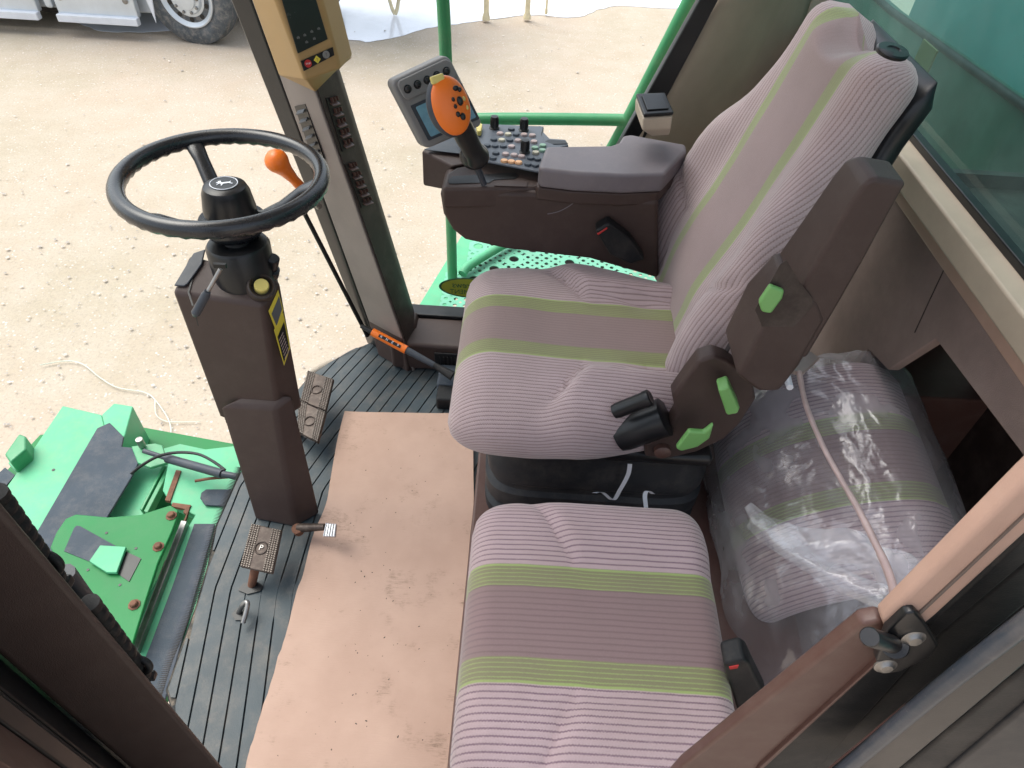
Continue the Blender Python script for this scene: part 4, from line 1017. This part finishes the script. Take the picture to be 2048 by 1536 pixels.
def bagged():
    root=[o for o in COL.objects if o.name=='wrapped_cushion'][0]
    # backrest lies reclined: length axis from lower near (1620,1300) to upper far (1690,720); lateral axis across
    ly=V((-.07,1,.20)).normalized()         # lateral direction (stripes are across this direction)
    X=V((.70,.0,.72)); X=(X-ly*X.dot(ly)).normalized()   # length (stripes run along)
    Zn=X.cross(ly).normalized(); Zn=Zn if Zn.x<0 else -Zn
    C=V((.580,.868,.345)); L=.43; W=.245
    def prof(s):
        e=endround(s,.14,.14,2.4); k=endround(s,.2,.2,2.4); return W*(.78+.22*k),.065*e,0
    def T(l,la,up):
        return C+X*(l-L*.5)+ly*la+Zn*(up-.05)-Zn*.10*((l-L*.5)/L*2)**2
    cushion('backrest_cushion','jump',root,L,prof,None,T=T,nl=56,nt=48)
    # bag
    t=thing('plastic_bag','clear crinkled plastic bag tied over the striped backrest','bag',(.58,.75,.25))
    b=MB(); n=130; secs=[]; m=100
    for j in range(m+1):
        s=j/m; row=[]
        for k in range(n):
            a=2*math.pi*k/n; e=endround(s,.16,.14,2.2); kk=endround(s,.2,.2,2.2)
            ca,sa=math.cos(a),math.sin(a)
            la=W*1.07*(.80+.20*kk)*math.copysign(abs(ca)**.62,ca); up=.082*e*math.copysign(abs(sa)**.75,sa)
            l=-.015+s*(L+.035)
            p=C+X*(l-L*.5)+ly*la+Zn*(up-.05)-Zn*.10*((l-L*.5)/L*2)**2
            out=(Zn*sa*.6+ly*ca*.6+X*(s-.5)*.5)
            w1=noise.noise(p*9+V((3,1,5))); w2=1-abs(noise.noise(p*16+V((1,7,2))))*2; w3=1-abs(noise.noise(V((p.x*60,p.y*28,p.z*40))))*2
            amt=.010*w1+.010*max(0,w2)+.002*max(0,w3)+.004
            # slack skirt on the forward/low edge
            sk=max(0,1-s*3.0)*(.5+.5*max(0,1)); fold=abs(noise.noise(V((a*2.2,s*3,4))))
            nr=smoothstep(.0,1,-ca)*(.10+.04*fold); p=p+out*amt+V((-.022-.015*sa,0,-.05))*sk*(.35+fold)+V((0,-1,-.35))*nr*(1-.65*s)
            row.append(p)
        secs.append(row)
    b.loft(secs); b.build('bag_film','bag',t,smooth=80)
    # gathered fold sheets
    def sheet(px,zs,w,name,rows=7,mat='bag',seed=1):
        P=spline([at(u,v,'z',z) for (u,v),z in zip(px,zs)],10); bb=MB(); vs=[]
        for i,p in enumerate(P):
            d=(P[min(i+1,len(P)-1)]-P[max(0,i-1)]).normalized(); sd=d.cross((CAM-p).normalized()).normalized()
            ww=w*(1+.4*noise.noise(V((i*.15,seed,0))))*(math.sin(min(1,(i+1)/(len(P)))*math.pi)**.5+.15)
            for k in range(rows):
                q=(k/(rows-1)-.5)*2; vs.append(p+sd*q*ww+(CAM-p).normalized()*(.010*(1-q*q)+.006*noise.noise(V((i*.3,k*1.3,seed)))))
        n_=rows; bb.add(vs,[(j*n_+i,j*n_+i+1,(j+1)*n_+i+1,(j+1)*n_+i) for j in range(len(P)-1) for i in range(n_-1)])
        return bb.build(name,mat,t,smooth=90)
    sheet([(1495,1010),(1560,1080),(1660,1150),(1780,1200),(1850,1225)],[.47,.50,.52,.54,.54],.016,'bag_fold',seed=2)
    sheet([(1500,1040),(1600,1090),(1720,1110),(1800,1150),(1830,1200)],[.48,.52,.55,.55,.54],.028,'bag_fold',seed=8)
    # drawn hem cord over the bag
    px=[(1598,745),(1612,810),(1645,890),(1680,955),(1712,1010),(1745,1075),(1775,1140),(1795,1205)]
    zs=[.585,.60,.612,.612,.61,.60,.585,.56]
    P=[at(u,v,'z',z) for (u,v),z in zip(px,zs)]
    c=thing('bag_hem','rolled pinkish hem cord of the bag running down over the wrapped cushion','bag tie',P[0])
    MB().tube(P,[.0052,.0045,.004,.004,.0045,.0052,.006,.0075],10,sm=7).build('cord',M('hem_plastic',(.50,.37,.35),.3,var=.15,vs=20),c)
    MB().tube([at(1568,735,'z',.585),at(1580,775,'z',.595)],[.008,.006],8).build('end_tab','white',c)
    b=MB(); vs=[at(1570,708,'z',.57),at(1620,700,'z',.58),at(1640,715,'z',.57),at(1608,745,'z',.58),at(1578,740,'z',.58)]
    b.prism(vs,(0,0,-.01)).build('gathered_end',M('gathered_film',(.30,.24,.22),.3),c,bevel=.003)
bagged()
# belt buckle near jump seat and by console
def buckle(px,y,label,red,tilt):
    a=at(*px[0],'y',y)
    t=thing('seat_belt_buckle',label,'buckle',at(*px[2],'y',y),'seat belt buckles')
    MB().prism(pxpoly(px,'y',y),(0,.035,0)).build('housing','rubber',t,bevel=.006,seg=3)
    MB().prism(pxpoly(red,'y',y-.0015),(0,.006,0)).build('release_button','red',t,bevel=.001)
buckle([(1447,1330),(1488,1320),(1500,1328),(1535,1400),(1528,1425),(1480,1440)],.40,'slate buckle with red button standing behind the jump seat',[(1458,1335),(1478,1331),(1476,1337),(1460,1340)],0)
buckle([(1190,462),(1218,446),(1262,480),(1290,520),(1262,530),(1220,510)],1.298,'black buckle with red edge between driver seat and console',[(1194,468),(1214,455),(1215,458),(1196,471)],0)
def ribbons():
    for lab,px,zs in (('white curled tag strip hanging below the driver seat, the longer one',[(1260,928),(1256,950),(1240,980),(1226,1000),(1205,985),(1188,986)],[.868,.866,.862,.858,.855,.85]),('short white tag strip hooked over the riser edge behind the jump seat',[(1306,988),(1296,982),(1290,990),(1292,1015),(1294,1040)],[.866,.862,.855,.83,.80])):
        P=spline([at(u,v,'y',z) for (u,v),z in zip(px,zs)],6); vs=[]
        for i,p in enumerate(P):
            vs+= [p+V((-.0045,0,0)),p+V((.0045,.0,0)),p+V((.0045,.0008,-.0006)),p+V((-.0045,.0008,-.0006))]
        b=MB().loft([vs[i*4:i*4+4] for i in range(len(P))]); tag(b.build('paper_tag','white'),lab,'tag')
ribbons()
# ------------------------------------------------------------------ armrest console
def console():
    t=thing('armrest_console','brown right hand armrest console with button pad','console',(.05,1.42,.45))
    # lower box body: near face polygon at y
    body=[(880,392),(885,381),(1086,386),(1095,388),(1318,402),(1318,560),(1180,520),(1010,500),(930,482),(905,462),(886,430)]
    yb=1.335
    MB().prism(pxpoly(body,'y',yb),(0,.16,0)).build('lower_body','brown',t,bevel=.012,seg=4)
    z=.680
    # top tray with the slot
    tp=[at(u,v,'z',z) for u,v in [(884,377),(893,346),(912,334),(975,322),(1085,345),(1096,362),(1088,374)]]
    tr_=MB().prism(tp,(0,0,-.05)).build('lever_tray','brown',t,bevel=.008,seg=3)
    sl=[at(u,v,'z',z+.0006) for u,v in [(896,362),(905,353),(960,350),(1010,346),(1030,346),(1038,352),(1030,358),(988,360),(978,366),(960,366),(905,368),(898,367)]]
    MB().prism(sl,(0,0,.0008)).build('lever_slot','black',t)
    MB().prism([at(u,v,'z',z+.0008) for u,v in [(988,372),(992,362),(1057,363),(1053,374)]],(0,0,.0012)).build('label_plate','brown',t,bevel=.0006)
    # left block under monitor
    MB().loft([pxpoly([(842,300),(880,376),(970,330),(935,262)],'z',.60) and [at(845,372,'z',.60),at(885,380,'z',.60),at(960,330,'z',.62),at(900,300,'z',.62)],
               [at(842,300,'z',.675),at(905,332,'z',.675),at(975,322,'z',.675),at(940,262,'z',.69)]]).build('monitor_base','brown',t,bevel=.006,seg=3)
    MB().prism([at(u,v,'z',.682) for u,v in [(848,300),(925,268),(932,310)]],(0,0,.002)).build('base_lid','slate',t,bevel=.001)
    # button pad
    zp=.702
    pad=[(925,300),(918,262),(950,246),(1088,252),(1083,268),(1090,282),(1130,296),(1085,344),(975,322)]
    pd=MB().prism([at(u,v,'z',zp) for u,v in pad],(0,0,-.006)).build('button_pad','knobgrey',t,bevel=.003)
    MB().prism([at(u,v,'z',zp-.004) for u,v in [(1075,250),(1088,252),(1086,262),(1100,276),(1132,278),(1138,290),(1100,300),(1080,290)]],(0,0,-.03)).build('cup_recess','knobgrey',t,bevel=.004)
    MB().prism([at(u,v,'z',zp-.0035) for u,v in [(1088,285),(1096,280),(1130,282),(1136,288),(1100,289)]],(0,0,.001)).build('recess_shadow_slot','black',t)
    S=lambda a,b_:(880+a*280/2048,220+b_*210/1536)
    bt=[((880,345),'pink'),((997,355),'cream'),((1112,360),'slateb'),((1230,362),'pink'),((1350,372),'pink'),((1042,280),'slateb'),((787,432),'slateb'),((903,440),'cream'),((1020,442),'slateb'),((1140,448),'pink'),((1255,455),'slateb'),((1375,465),'pink'),((690,520),'slateb'),((805,525),'slateb'),((925,530),'slateb'),((1047,535),'pink'),((1390,555),'sage'),((1503,522),'sage'),((1400,625),'cream'),((1500,592),'sage'),((818,630),'slateb'),((960,645),'pink'),((1085,660),'pink'),((1193,680),'pink'),((1325,705),'slateb'),((1425,720),'slateb'),((775,705),'slateb'),((940,745),'apricot'),((1045,757),'apricot'),((1150,770),'apricot'),((1285,795),'slateb'),((1395,810),'slateb')]
    for (a,b_),m_ in bt:
        u,v=S(a,b_); p=at(u,v+1.5,'z',zp)
        MB().lathe(p,(0,0,1),[(.0082,0),(.0082,.003),(.007,.0048),(.001,.0052)],16,ex=(1,.85),xd=(1,0,0)).build('pad_button',m_,pd,smooth=50)
    for a,b_ in ((795,250),(1225,280),(1240,600)):
        u,v=S(a,b_); p=at(u,v+2,'z',zp)
        k=MB().lathe(p,(0,0,1),[(.0125,0),(.0125,.0015),(.0105,.003),(.0098,.004),(.0095,.026),(.0086,.0285),(.001,.029)],24).build('rotary_knob','black',pd,smooth=40)
        f=MB()
        for q in range(14):
            an=q*math.pi/7; f.box(p+V((math.cos(an)*.0097,math.sin(an)*.0097,.015)),(.0012,.0012,.017),Matrix.Rotation(an,3,'Z'))
        f.build('knob_ribs','black',k)
    MB().prism([at(u,v,'z',zp+.002) for u,v in [(952,262),(960,254),(965,258),(962,272),(955,272)]],(0,0,.012)).build('yellow_switch','yellow',pd,bevel=.002)
    # armrest pad on top
    A=[(1092,293),(1222,290),(1245,268),(1262,266),(1380,292),(1440,310),(1400,350),(1330,352),(1180,343),(1085,336),(1080,318)]
    zt=.735
    top=[at(u,v,'z',zt) for u,v in [(1092,292),(1220,290),(1238,284),(1246,270),(1262,268),(1372,288),(1374,300),(1330,347),(1250,350),(1150,345),(1082,337),(1078,330)]]
    b=MB().prism(top,(0,0,-.045)); b.build('armrest_pad','greyarm',t,bevel=.008,seg=4)
    MB().prism([p+V((.004 if i<6 else -.004,.004,-.046)) for i,p in enumerate(top)],(0,0,-.03)).build('pad_base','brown',t,bevel=.004)
    # curved seam highlight on the near face
    b=MB(); P=spline([at(u,v,'y',yb-.0005) for u,v in [(1095,428),(1120,422),(1148,405),(1170,380)]],6); b.tube(P,.0010,6); b.build('body_seam','greyarm',t)
console()
def monitor():
    t=thing('armrest_monitor','grey tilted monitor with five round buttons and blue screen','monitor',at(860,290,'y',1.40))
    TL,TR,BL,BR=at(780,163,'y',1.385),at(897,108,'y',1.47),at(851,300,'y',1.385),at(968,250,'y',1.47)
    n=(TR-TL).cross(BL-TL).normalized(); n=n if n.dot(CAM-TL)>0 else -n
    q=lambda s,r,o=0:TL.lerp(TR,s).lerp(BL.lerp(BR,s),r)+n*o
    def rr(s0,s1,r0,r1,o,c=.06,k=5):
        pts=[]
        for cx,cy,a0 in ((s1-c,r0+c,-90),(s1-c,r1-c,0),(s0+c,r1-c,90),(s0+c,r0+c,180)):
            for i in range(k):
                a=math.radians(a0+90*i/(k-1)); pts.append(q(cx+c*math.cos(a),cy+c*math.sin(a),o))
        return pts
    h=MB().prism(rr(0,1,0,1,0,.10),-n*.032).build('housing','grey',t,bevel=.006,seg=3)
    MB().prism(rr(.06,.96,.03,.30,.0,.08),n*.006).build('button_bar','grey',t,bevel=.003)
    s=MB().prism(rr(.10,.98,.38,.90,.0003,.02),n*.001).build('screen_bezel','slate',t,bevel=.0005)
    MB().prism(rr(.16,.94,.42,.86,.0014,.02),n*.0006).build('screen','screen',t)
    for k in range(5): MB().lathe(q(.17+.165*k,.165,.006),n,[(.0085,0),(.0085,.001),(.0066,.0012),(.0064,.004),(.005,.0055),(.001,.006)],20).build('round_button','black',t,smooth=50)
monitor()
def joystick():
    t=thing('control_lever','orange headed control joystick on a black handle','joystick',at(962,365,'y',1.33))
    c=at(901,212,'y',1.262)
    view=(CAM-c).normalized(); n=(view+V((.35,-.05,.05))).normalized()
    upv=at(890,160,'y',1.262)-at(913,265,'y',1.262); x,y,n=frame(n,upv)
    MB().ell(c-n*.006-x*.004,(x*.040,y*.056,n*.018),36,20).build('head_shell','slate',t,smooth=80)
    hd=MB().ell(c+n*.001,(x*.037,y*.0535,n*.0185),40,24).build('head','orange',t,smooth=80)
    def onface(a,b_): 
        z=math.sqrt(max(0,1-(a*a+b_*b_))); return c+n*.001+x*.034*a+y*.0535*b_+n*.0185*z, (x*a/.034*.001+y*b_/.0535*.001+n*z/.0185*.001).normalized()
    for a,b_,r1,r2 in ((.42,.50,.0058,.0050),(.08,.20,.0032,.0042),(.08,-.03,.0032,.0042),(.42,.08,.0060,.0085),(.10,-.30,.0040,.0052),(.34,-.42,.0052,.0068),(.60,.42,.0045,.0045)):
        p,m=onface(a,b_); MB().ell(p+m*.001,(x*r1,y*r2,m*.0042),16,8).build('thumb_button','black',hd,smooth=80)
    for a,b_ in ((.70,.1),(.74,-.2)):
        p,m=onface(a,b_); MB().ell(p,(x*.004,y*.005,m*.002),12,6).build('thumb_button','yellow',hd,smooth=80)
    p,m=onface(-.25,.98); MB().box(c+y*.051-x*.010+n*.004,(.026,.014,.011),rotm(x,y,n)).build('top_trigger','yellow',hd,bevel=.003)
    a=at(915,240,'y',1.285); b_=at(955,318,'y',1.315)
    MB().tube([a,a.lerp(b_,.3),a.lerp(b_,.7),b_],[.023,.0225,.021,.025],20,sm=3).build('handle','black',t,smooth=70)
    MB().ell(at(949,312,'y',1.325),(V((.031,0,0)),V((0,.031,0)),V((0,0,.027))),28,16).build('handle_base','black',t,smooth=80)
    MB().tube([at(952,328,'y',1.325),at(968,368,'y',1.34)],[.0075,.0065],14).build('shaft','slate',t)
joystick()
# ------------------------------------------------------------------ rear: wall, window, corner trim
def rear():
    xw=.76
    t=thing('rear_wall','brown felt covered rear wall below the tinted rear window','wall',(xw,1.1,.2))
    low=[(1180,560),(1330,150),(1790,286),(2048,655),(2160,820),(2160,1080),(2048,915),(1870,678),(1775,738),(1700,770),(1560,800),(1400,800)]
    def wy(u,v): return at(u,v,'x',xw)
    poly=[V((xw,2.3,.80)),V((xw,.3,.80)),V((xw,.3,.66)),wy(2048,915),wy(1870,678),wy(1775,740),V((xw,1.12,.47)),V((xw,1.14,.0)),V((xw,2.3,.0))]
    poly[3]=wy(2048,915)
    MB().prism(poly,(.025,0,0)).build('felt_panel','felt',t,bevel=.004)
    sm=[wy(1900,515),wy(1860,600),wy(1830,665)]
    MB().tube([p-V((.0005,0,0)) for p in sm],.0012,6).build('panel_seam','brown_dark',t)
    # recess behind / below
    MB().box((1.15,.75,.35),(.02,1.0,.7)).build('recess_back','brown_dark',t)
    MB().box((.97,1.28,.15),(.36,.24,.30)).build('ledge','redbrown',t,bevel=.006)
    MB().box((.97,.70,.0),(.40,1.0,.02)).build('recess_floor','brown_dark',t)
    MB().box((.97,1.40,.5),(.36,.02,.5)).build('recess_side','brown_dark',t)
    MB().box((.97,.75,.71),(.36,1.3,.02)).build('recess_top','brown_dark',t)
    # triangular cheek
    w=thing('rear_window','green tinted rear window in a tan frame','window',(xw,1.2,.8))
    A=at(1790,290,'x',xw); B=at(2048,660,'x',xw)
    a=V((xw-.03,2.25,A.z)); zb=at(1790,290,'x',xw-.03).z
    z0=at(1900,448,'x',xw-.03).z
    MB().box((xw-.012,1.3,z0-.012),(.055,2.0,.05)).build('frame_rail','tanframe',w,bevel=.006)
    MB().box((xw+.006,1.3,z0-.058),(.03,2.0,.05)).build('frame_skirt','beige',w,bevel=.004)
    MB().box((xw+.012,1.3,z0+.020),(.02,2.0,.016)).build('window_seal','black',w,bevel=.003)
    yc=at(1640,0,'x',xw).y
    MB().box((xw-.0,yc+.02,z0+.4),(.05,.05,.86)).build('frame_rail','tanframe',w,bevel=.006)
    MB().add([(xw+.02,yc,z0),(xw+.02,.3,z0),(xw+.02,.3,z0+.8),(xw+.02,yc,z0+.8)],[(0,1,2,3)]).build('glass_pane','rearglass',w)
    # outside behind the glass: grain tank wall with piping
    g=thing('grain_tank','dark green tank panel with ledge seen through the rear window','tank',(1.3,1.2,.2))
    P=lambda u,v,x:at(u,v,'x',x)
    s0=P(1690,-60,1.25); s1=P(1780,20,1.25); s2=P(2048,212,1.25); s3=s2+(s2-s1)*1.2
    MB().prism([s0+V((0,.6,0)),s0,s1,s2,s3,V((1.25,s3.y,-.5)),V((1.25,s0.y+.6,-.5))],(.05,0,0)).build('lower_panel','green_dark' if 0 else M('dark_green_paint',(.012,.055,.038),.45,var=.5,vs=2.5,dust=.25,dustcol=(.10,.2,.16)),g,bevel=.01)
    MB().tube([s0,s1,s2,s3],.012,10).build('ledge_seal','rubber',g)
    MB().box((1.75,1.5,1.0),(.05,4,3.0)).build('upper_panel',M('teal_panel',(.055,.20,.19),.5,var=.15,vs=3),g)
    MB().box(P(1830,160,xw+.05),(.004,.07,.14)).build('label_card','tan',g)
    # rear right corner trim panel
    c=thing('corner_trim','grey brown upholstered corner panel behind the console','trim panel',(.4,1.7,.3))
    l0,l1=at(1445,-60,'y',1.66),at(1228,330,'y',1.66)
    k=[(1418,0),(1240,290)]
    L0=at(1475,-60,'y',1.70); L1=at(1270,290,'y',1.66); L2=at(1270,290,'y',1.66)+V((-.02,0,-.5))
    R0=at(1640,-70,'x',xw-.02); R1=V((xw-.02,R0.y-.1,.5)); R2=V((xw-.02,R0.y-.1,.0))
    rows=[]
    for s in range(9):
        f=s/8
        La=L0.lerp(L1,f) if f<=1 else L1; La=(L0+(L1-L0)*f*1.5); Ra=V((xw-.02,R0.y,R0.z-(R0.z-(La.z))*1.0)); Ra=V((xw-.02,2.05,La.z)); row=[]
        for i in range(13):
            q=i/12; p=La.lerp(Ra,q); bul=math.sin(min(1,q*2.2)*math.pi/2)*.05; p=p+V((bul*.5*(1-q),-bul*(1-q)*1.2,0)); row.append(p)
        rows.append(row)
    b=MB(); n=13; b.add([p for r in rows for p in r],[(j*n+i,j*n+i+1,(j+1)*n+i+1,(j+1)*n+i) for j in range(8) for i in range(n-1)])
    o=b.build('panel','taupe2' if 0 else M('corner_upholstery',(.38,.29,.22),.85,var=.1,bump=.6,bs=600,dust=.08),c,smooth=90); sl=o.modifiers.new('s','SOLIDIFY'); sl.thickness=.02
    MB().prism([at(1410,-20,'y',1.665),at(1448,-20,'y',1.665),at(1262,330,'y',1.665),at(1215,330,'y',1.665)],(0,.03,0)).build('window_seal','black',c,bevel=.004)
    # ash tray / speaker box
    a=thing('ashtray_box','tan bin with glossy black lid on the corner trim by the armrest','ashtray',at(1310,250,'y',1.5))
    zt=.835; T_=[at(1272,188,'z',zt),at(1330,186,'z',zt),at(1348,226,'z',zt-.01),at(1288,230,'z',zt-.01)]
    T2=[at(1282,246,'z',.79)+V((.0,0,0)),at(1338,236,'z',.80),at(1340,270,'z',.74),at(1300,275,'z',.74)]
    n=(T_[1]-T_[0]).cross(T_[3]-T_[0]).normalized(); n=n if n.z>0 else -n
    cc=sum(T_,V())/4
    low=[cc+(p-cc)*.62+V((.02,.01,-.060)) for p in T_]; midr=[cc+(p-cc)*.98+V((.002,0,-.034)) for p in T_]
    MB().loft([low,midr,[p-n*.008 for p in T_]]).build('bin','tanframe',a,bevel=.004,seg=3)
    MB().prism([p-n*.006 for p in T_],n*.008).build('lid','black',a,bevel=.003)
    MB().prism([cc+(p-cc)*.72+n*.003 for p in T_],n*.002).build('lid_plate','screen' if 0 else 'black',a,bevel=.001)
rear()
# ------------------------------------------------------------------ near door frame (both sides)
def doorframe():
    t=thing('rear_door_post','leaning brown and beige door frame post with black rubber seals','door frame',(.25,.22,.3))
    Y=.24
    def strip(px,y,th,name,mat,bev=.003):
        th=min(th,.014); bev=min(bev,.004)
        return MB().prism(pxpoly(px,'y',y),(0,th,0)).build(name,mat,t,bevel=bev,seg=3)
    strip([(1340,1560),(1362,1536),(1724,1250),(1765,1243),(1790,1262),(1755,1325),(1519,1536),(1490,1565)],Y,.05,'lower_trim','redbrown',.006)
    strip([(1500,1565),(1520,1535),(1757,1322),(1750,1334),(1528,1537),(1508,1565)],Y-.004,.05,'trim_lip','redbrown',.002)
    strip([(1764,1243),(2048,966),(2130,890),(2130,1000),(2048,1074),(1874,1232),(1790,1300)],Y-.006,.055,'upper_trim','beige',.007)
    strip([(1800,1262),(2048,1032),(2130,958),(2130,962),(2048,1037),(1804,1266)],Y-.0075,.004,'trim_groove','taupe',.0005)
    strip([(1490,1565),(1519,1536),(1755,1325),(1874,1232),(2048,1074),(2130,1000),(2130,1062),(2048,1131),(1881,1270),(1640,1536),(1610,1570)],Y+.004,.05,'seal_channel','rubber',.003)
    strip([(1600,1570),(1628,1538),(1876,1268),(2048,1128),(2130,1060),(2130,1150),(2048,1216),(1660,1536),(1620,1572)],Y+.008,.05,'inner_seal','rubber',.004)
    # blue-grey bulb seal
    y2=.205
    a=[(1640,1575),(1692,1536),(1870,1385),(2048,1247),(2140,1175)]
    P=[at(u,v,'y',y2) for u,v in a]; MB().tube(P,.0062,14,sm=4).build('bulb_seal',M('bluegrey_rubber',(.035,.045,.06),.35,bump=.25,bs=200,dust=.15),t,smooth=70)
    strip([(1655,1575),(1700,1540),(2048,1262),(2140,1190),(2140,1260),(2048,1335),(1800,1540),(1765,1575)],y2+.002,.03,'seal_flange','black',.004)
    strip([(1770,1575),(1800,1542),(2048,1338),(2140,1262),(2140,1340),(2048,1415),(1900,1540),(1860,1575)],y2+.008,.03,'outer_seal','rubber',.005)
    strip([(1860,1575),(1900,1540),(2048,1417),(2140,1342),(2140,1600),(1850,1600)],y2+.004,.03,'door_edge',M('dark_grey_paint',(.010,.013,.018),.4,dust=.05,spec=.35),.004)
    # striker plate
    pl=MB().prism(pxpoly([(1752,1320),(1775,1262),(1812,1228),(1830,1225),(1845,1240),(1878,1292),(1862,1315),(1800,1345),(1762,1350)],'y',Y-.012),(0,.008,0)).build('striker_plate','black',t,bevel=.002)
    for u,v in ((1826,1275),(1770,1330)):
        p=at(u,v,'y',Y-.012); n=(V((0,-1,.15))).normalized(); MB().lathe(p,n,[(.0085,0),(.0085,.0012),(.0065,.0016),(.0045,.004),(.0005,.0042)],24).build('bolt','steel',pl)
    a=at(1790,1290,'y',Y-.012); b_=at(1740,1274,'y',Y-.040)
    MB().lathe(a,b_-a,[(.0095,-.002),(.0095,.004),(.0055,.005),(.0055,.014),(.0065,.014),(.0065,.018),(.0062,.020),(.0062,(b_-a).length),(.0055,(b_-a).length+.001),(.001,(b_-a).length+.001)],24).build('striker_pin','black',t,smooth=35)
    # front door post: vertical
    f=thing('front_door_post','dark brown vertical door post at the lower left corner','door post',(-.40,.25,.2))
    def vcol(pts,name,mat,bev=.004):
        z0,z1=.05,1.25; return MB().loft([[V((x,y,z0)) for x,y in pts],[V((x,y,z1)) for x,y in pts]]).build(name,mat,f,bevel=bev,seg=3)
    xa=-.376; ya=.28
    vcol([(xa,ya),(-.447,.24),(-.50,.30),(-.44,.325)],'post_face','brown',.008)
    vcol([(-.4475,.2395),(-.4380,.216),(-.47,.22),(-.48,.27)],'post_seal','black',.005)
    vcol([(-.4385,.2155),(-.406,.2),(-.42,.19),(-.47,.20)],'post_flange','rubber',.004)
    vcol([(-.405,.199),(-.400,.18),(-.44,.17),(-.46,.19)],'post_gap','black',.003)
    vcol([(-.3995,.179),(-.33,.13),(-.35,.10),(-.45,.15)],'door_edge','redbrown',.004)
    # grab handles with ribbed grips
    for lab,v0,v1,u0,u1 in (('upper',985,1165,-12,115),('lower',1205,1355,178,290)):
        h=thing('grab_handle','black ribbed grab handle on the door post, %s one'%('upper, nearer the left edge' if lab=='upper' else 'lower, nearer the floor mat'),'handle',at(u1,v1,'y',.30),'grab handles on the door post')
        a=at(u0,v0,'y',.30); c=at(u1,v1,'y',.30)
        P=[a.lerp(c,i/60) for i in range(61)]; rs=[.0085+.0012*(1 if i%6<4 else -.4) for i in range(61)]
        MB().tube(P,rs,14).build('grip','rubber',h,smooth=50)
        MB().torus(c+V((.006,0,.035)),(0,-1,.3),.011,.004,24,10).build('end_loop','rubber',h)
        MB().prism([c+V((-.01,0,.0)),c+V((.008,0,.0)),c+V((.008,0,-.012)),c+V((-.01,0,-.012))],(0,.01,0)).build('end_clip','black',h,bevel=.002)
    br=MB().tube([at(125,1148,'y',.33),at(172,1205,'y',.33)],[.012,.010],10); tag(br.build('mirror_cable','slate'),'short grey cable sleeve between the two grab handles','cable')
doorframe()
def roof():
    t=thing('unseen_cab_roof','partial cab roof out of view, cut back to shape the light inside','roof',(0,.9,1.6))
    MB().box((-.17,1.10,1.66),(1.20,1.14,.08)).build('roof_panel','tanframe',t,bevel=.02)  # unseen roof slab, shortened so sky light reaches the bag and rear wall
roof()
# ------------------------------------------------------------------ world and light
w=bpy.data.worlds.new('World'); scene.world=w; w.use_nodes=True; nt=w.node_tree; bg=nt.nodes['Background']
sky=nt.nodes.new('ShaderNodeTexSky'); sky.sky_type='NISHITA'; sky.sun_disc=False
EL,AZ=math.radians(62),math.radians(300)
sky.sun_elevation=EL; sky.sun_rotation=AZ; sky.dust_density=3; sky.air_density=1; sky.ozone_density=.6
hs=nt.nodes.new('ShaderNodeHueSaturation'); hs.inputs['Saturation'].default_value=.45; nt.links.new(sky.outputs[0],hs.inputs['Color']); nt.links.new(hs.outputs[0],bg.inputs[0]); bg.inputs[1].default_value=.15
sd=bpy.data.lights.new('sun','SUN'); sd.energy=1.1; sd.angle=math.radians(50); sd.color=(1,.95,.88)
so=bpy.data.objects.new('sun',sd); COL.objects.link(so)
dirv=V((math.sin(AZ)*math.cos(EL),math.cos(AZ)*math.cos(EL),math.sin(EL)))
so.rotation_euler=dirv.to_track_quat('Z','Y').to_euler(); so.location=dirv*20
scene.view_settings.view_transform='Standard'; scene.view_settings.look='None'; scene.view_settings.gamma=1; scene.view_settings.exposure=1.13
scene.view_settings.use_curve_mapping=False
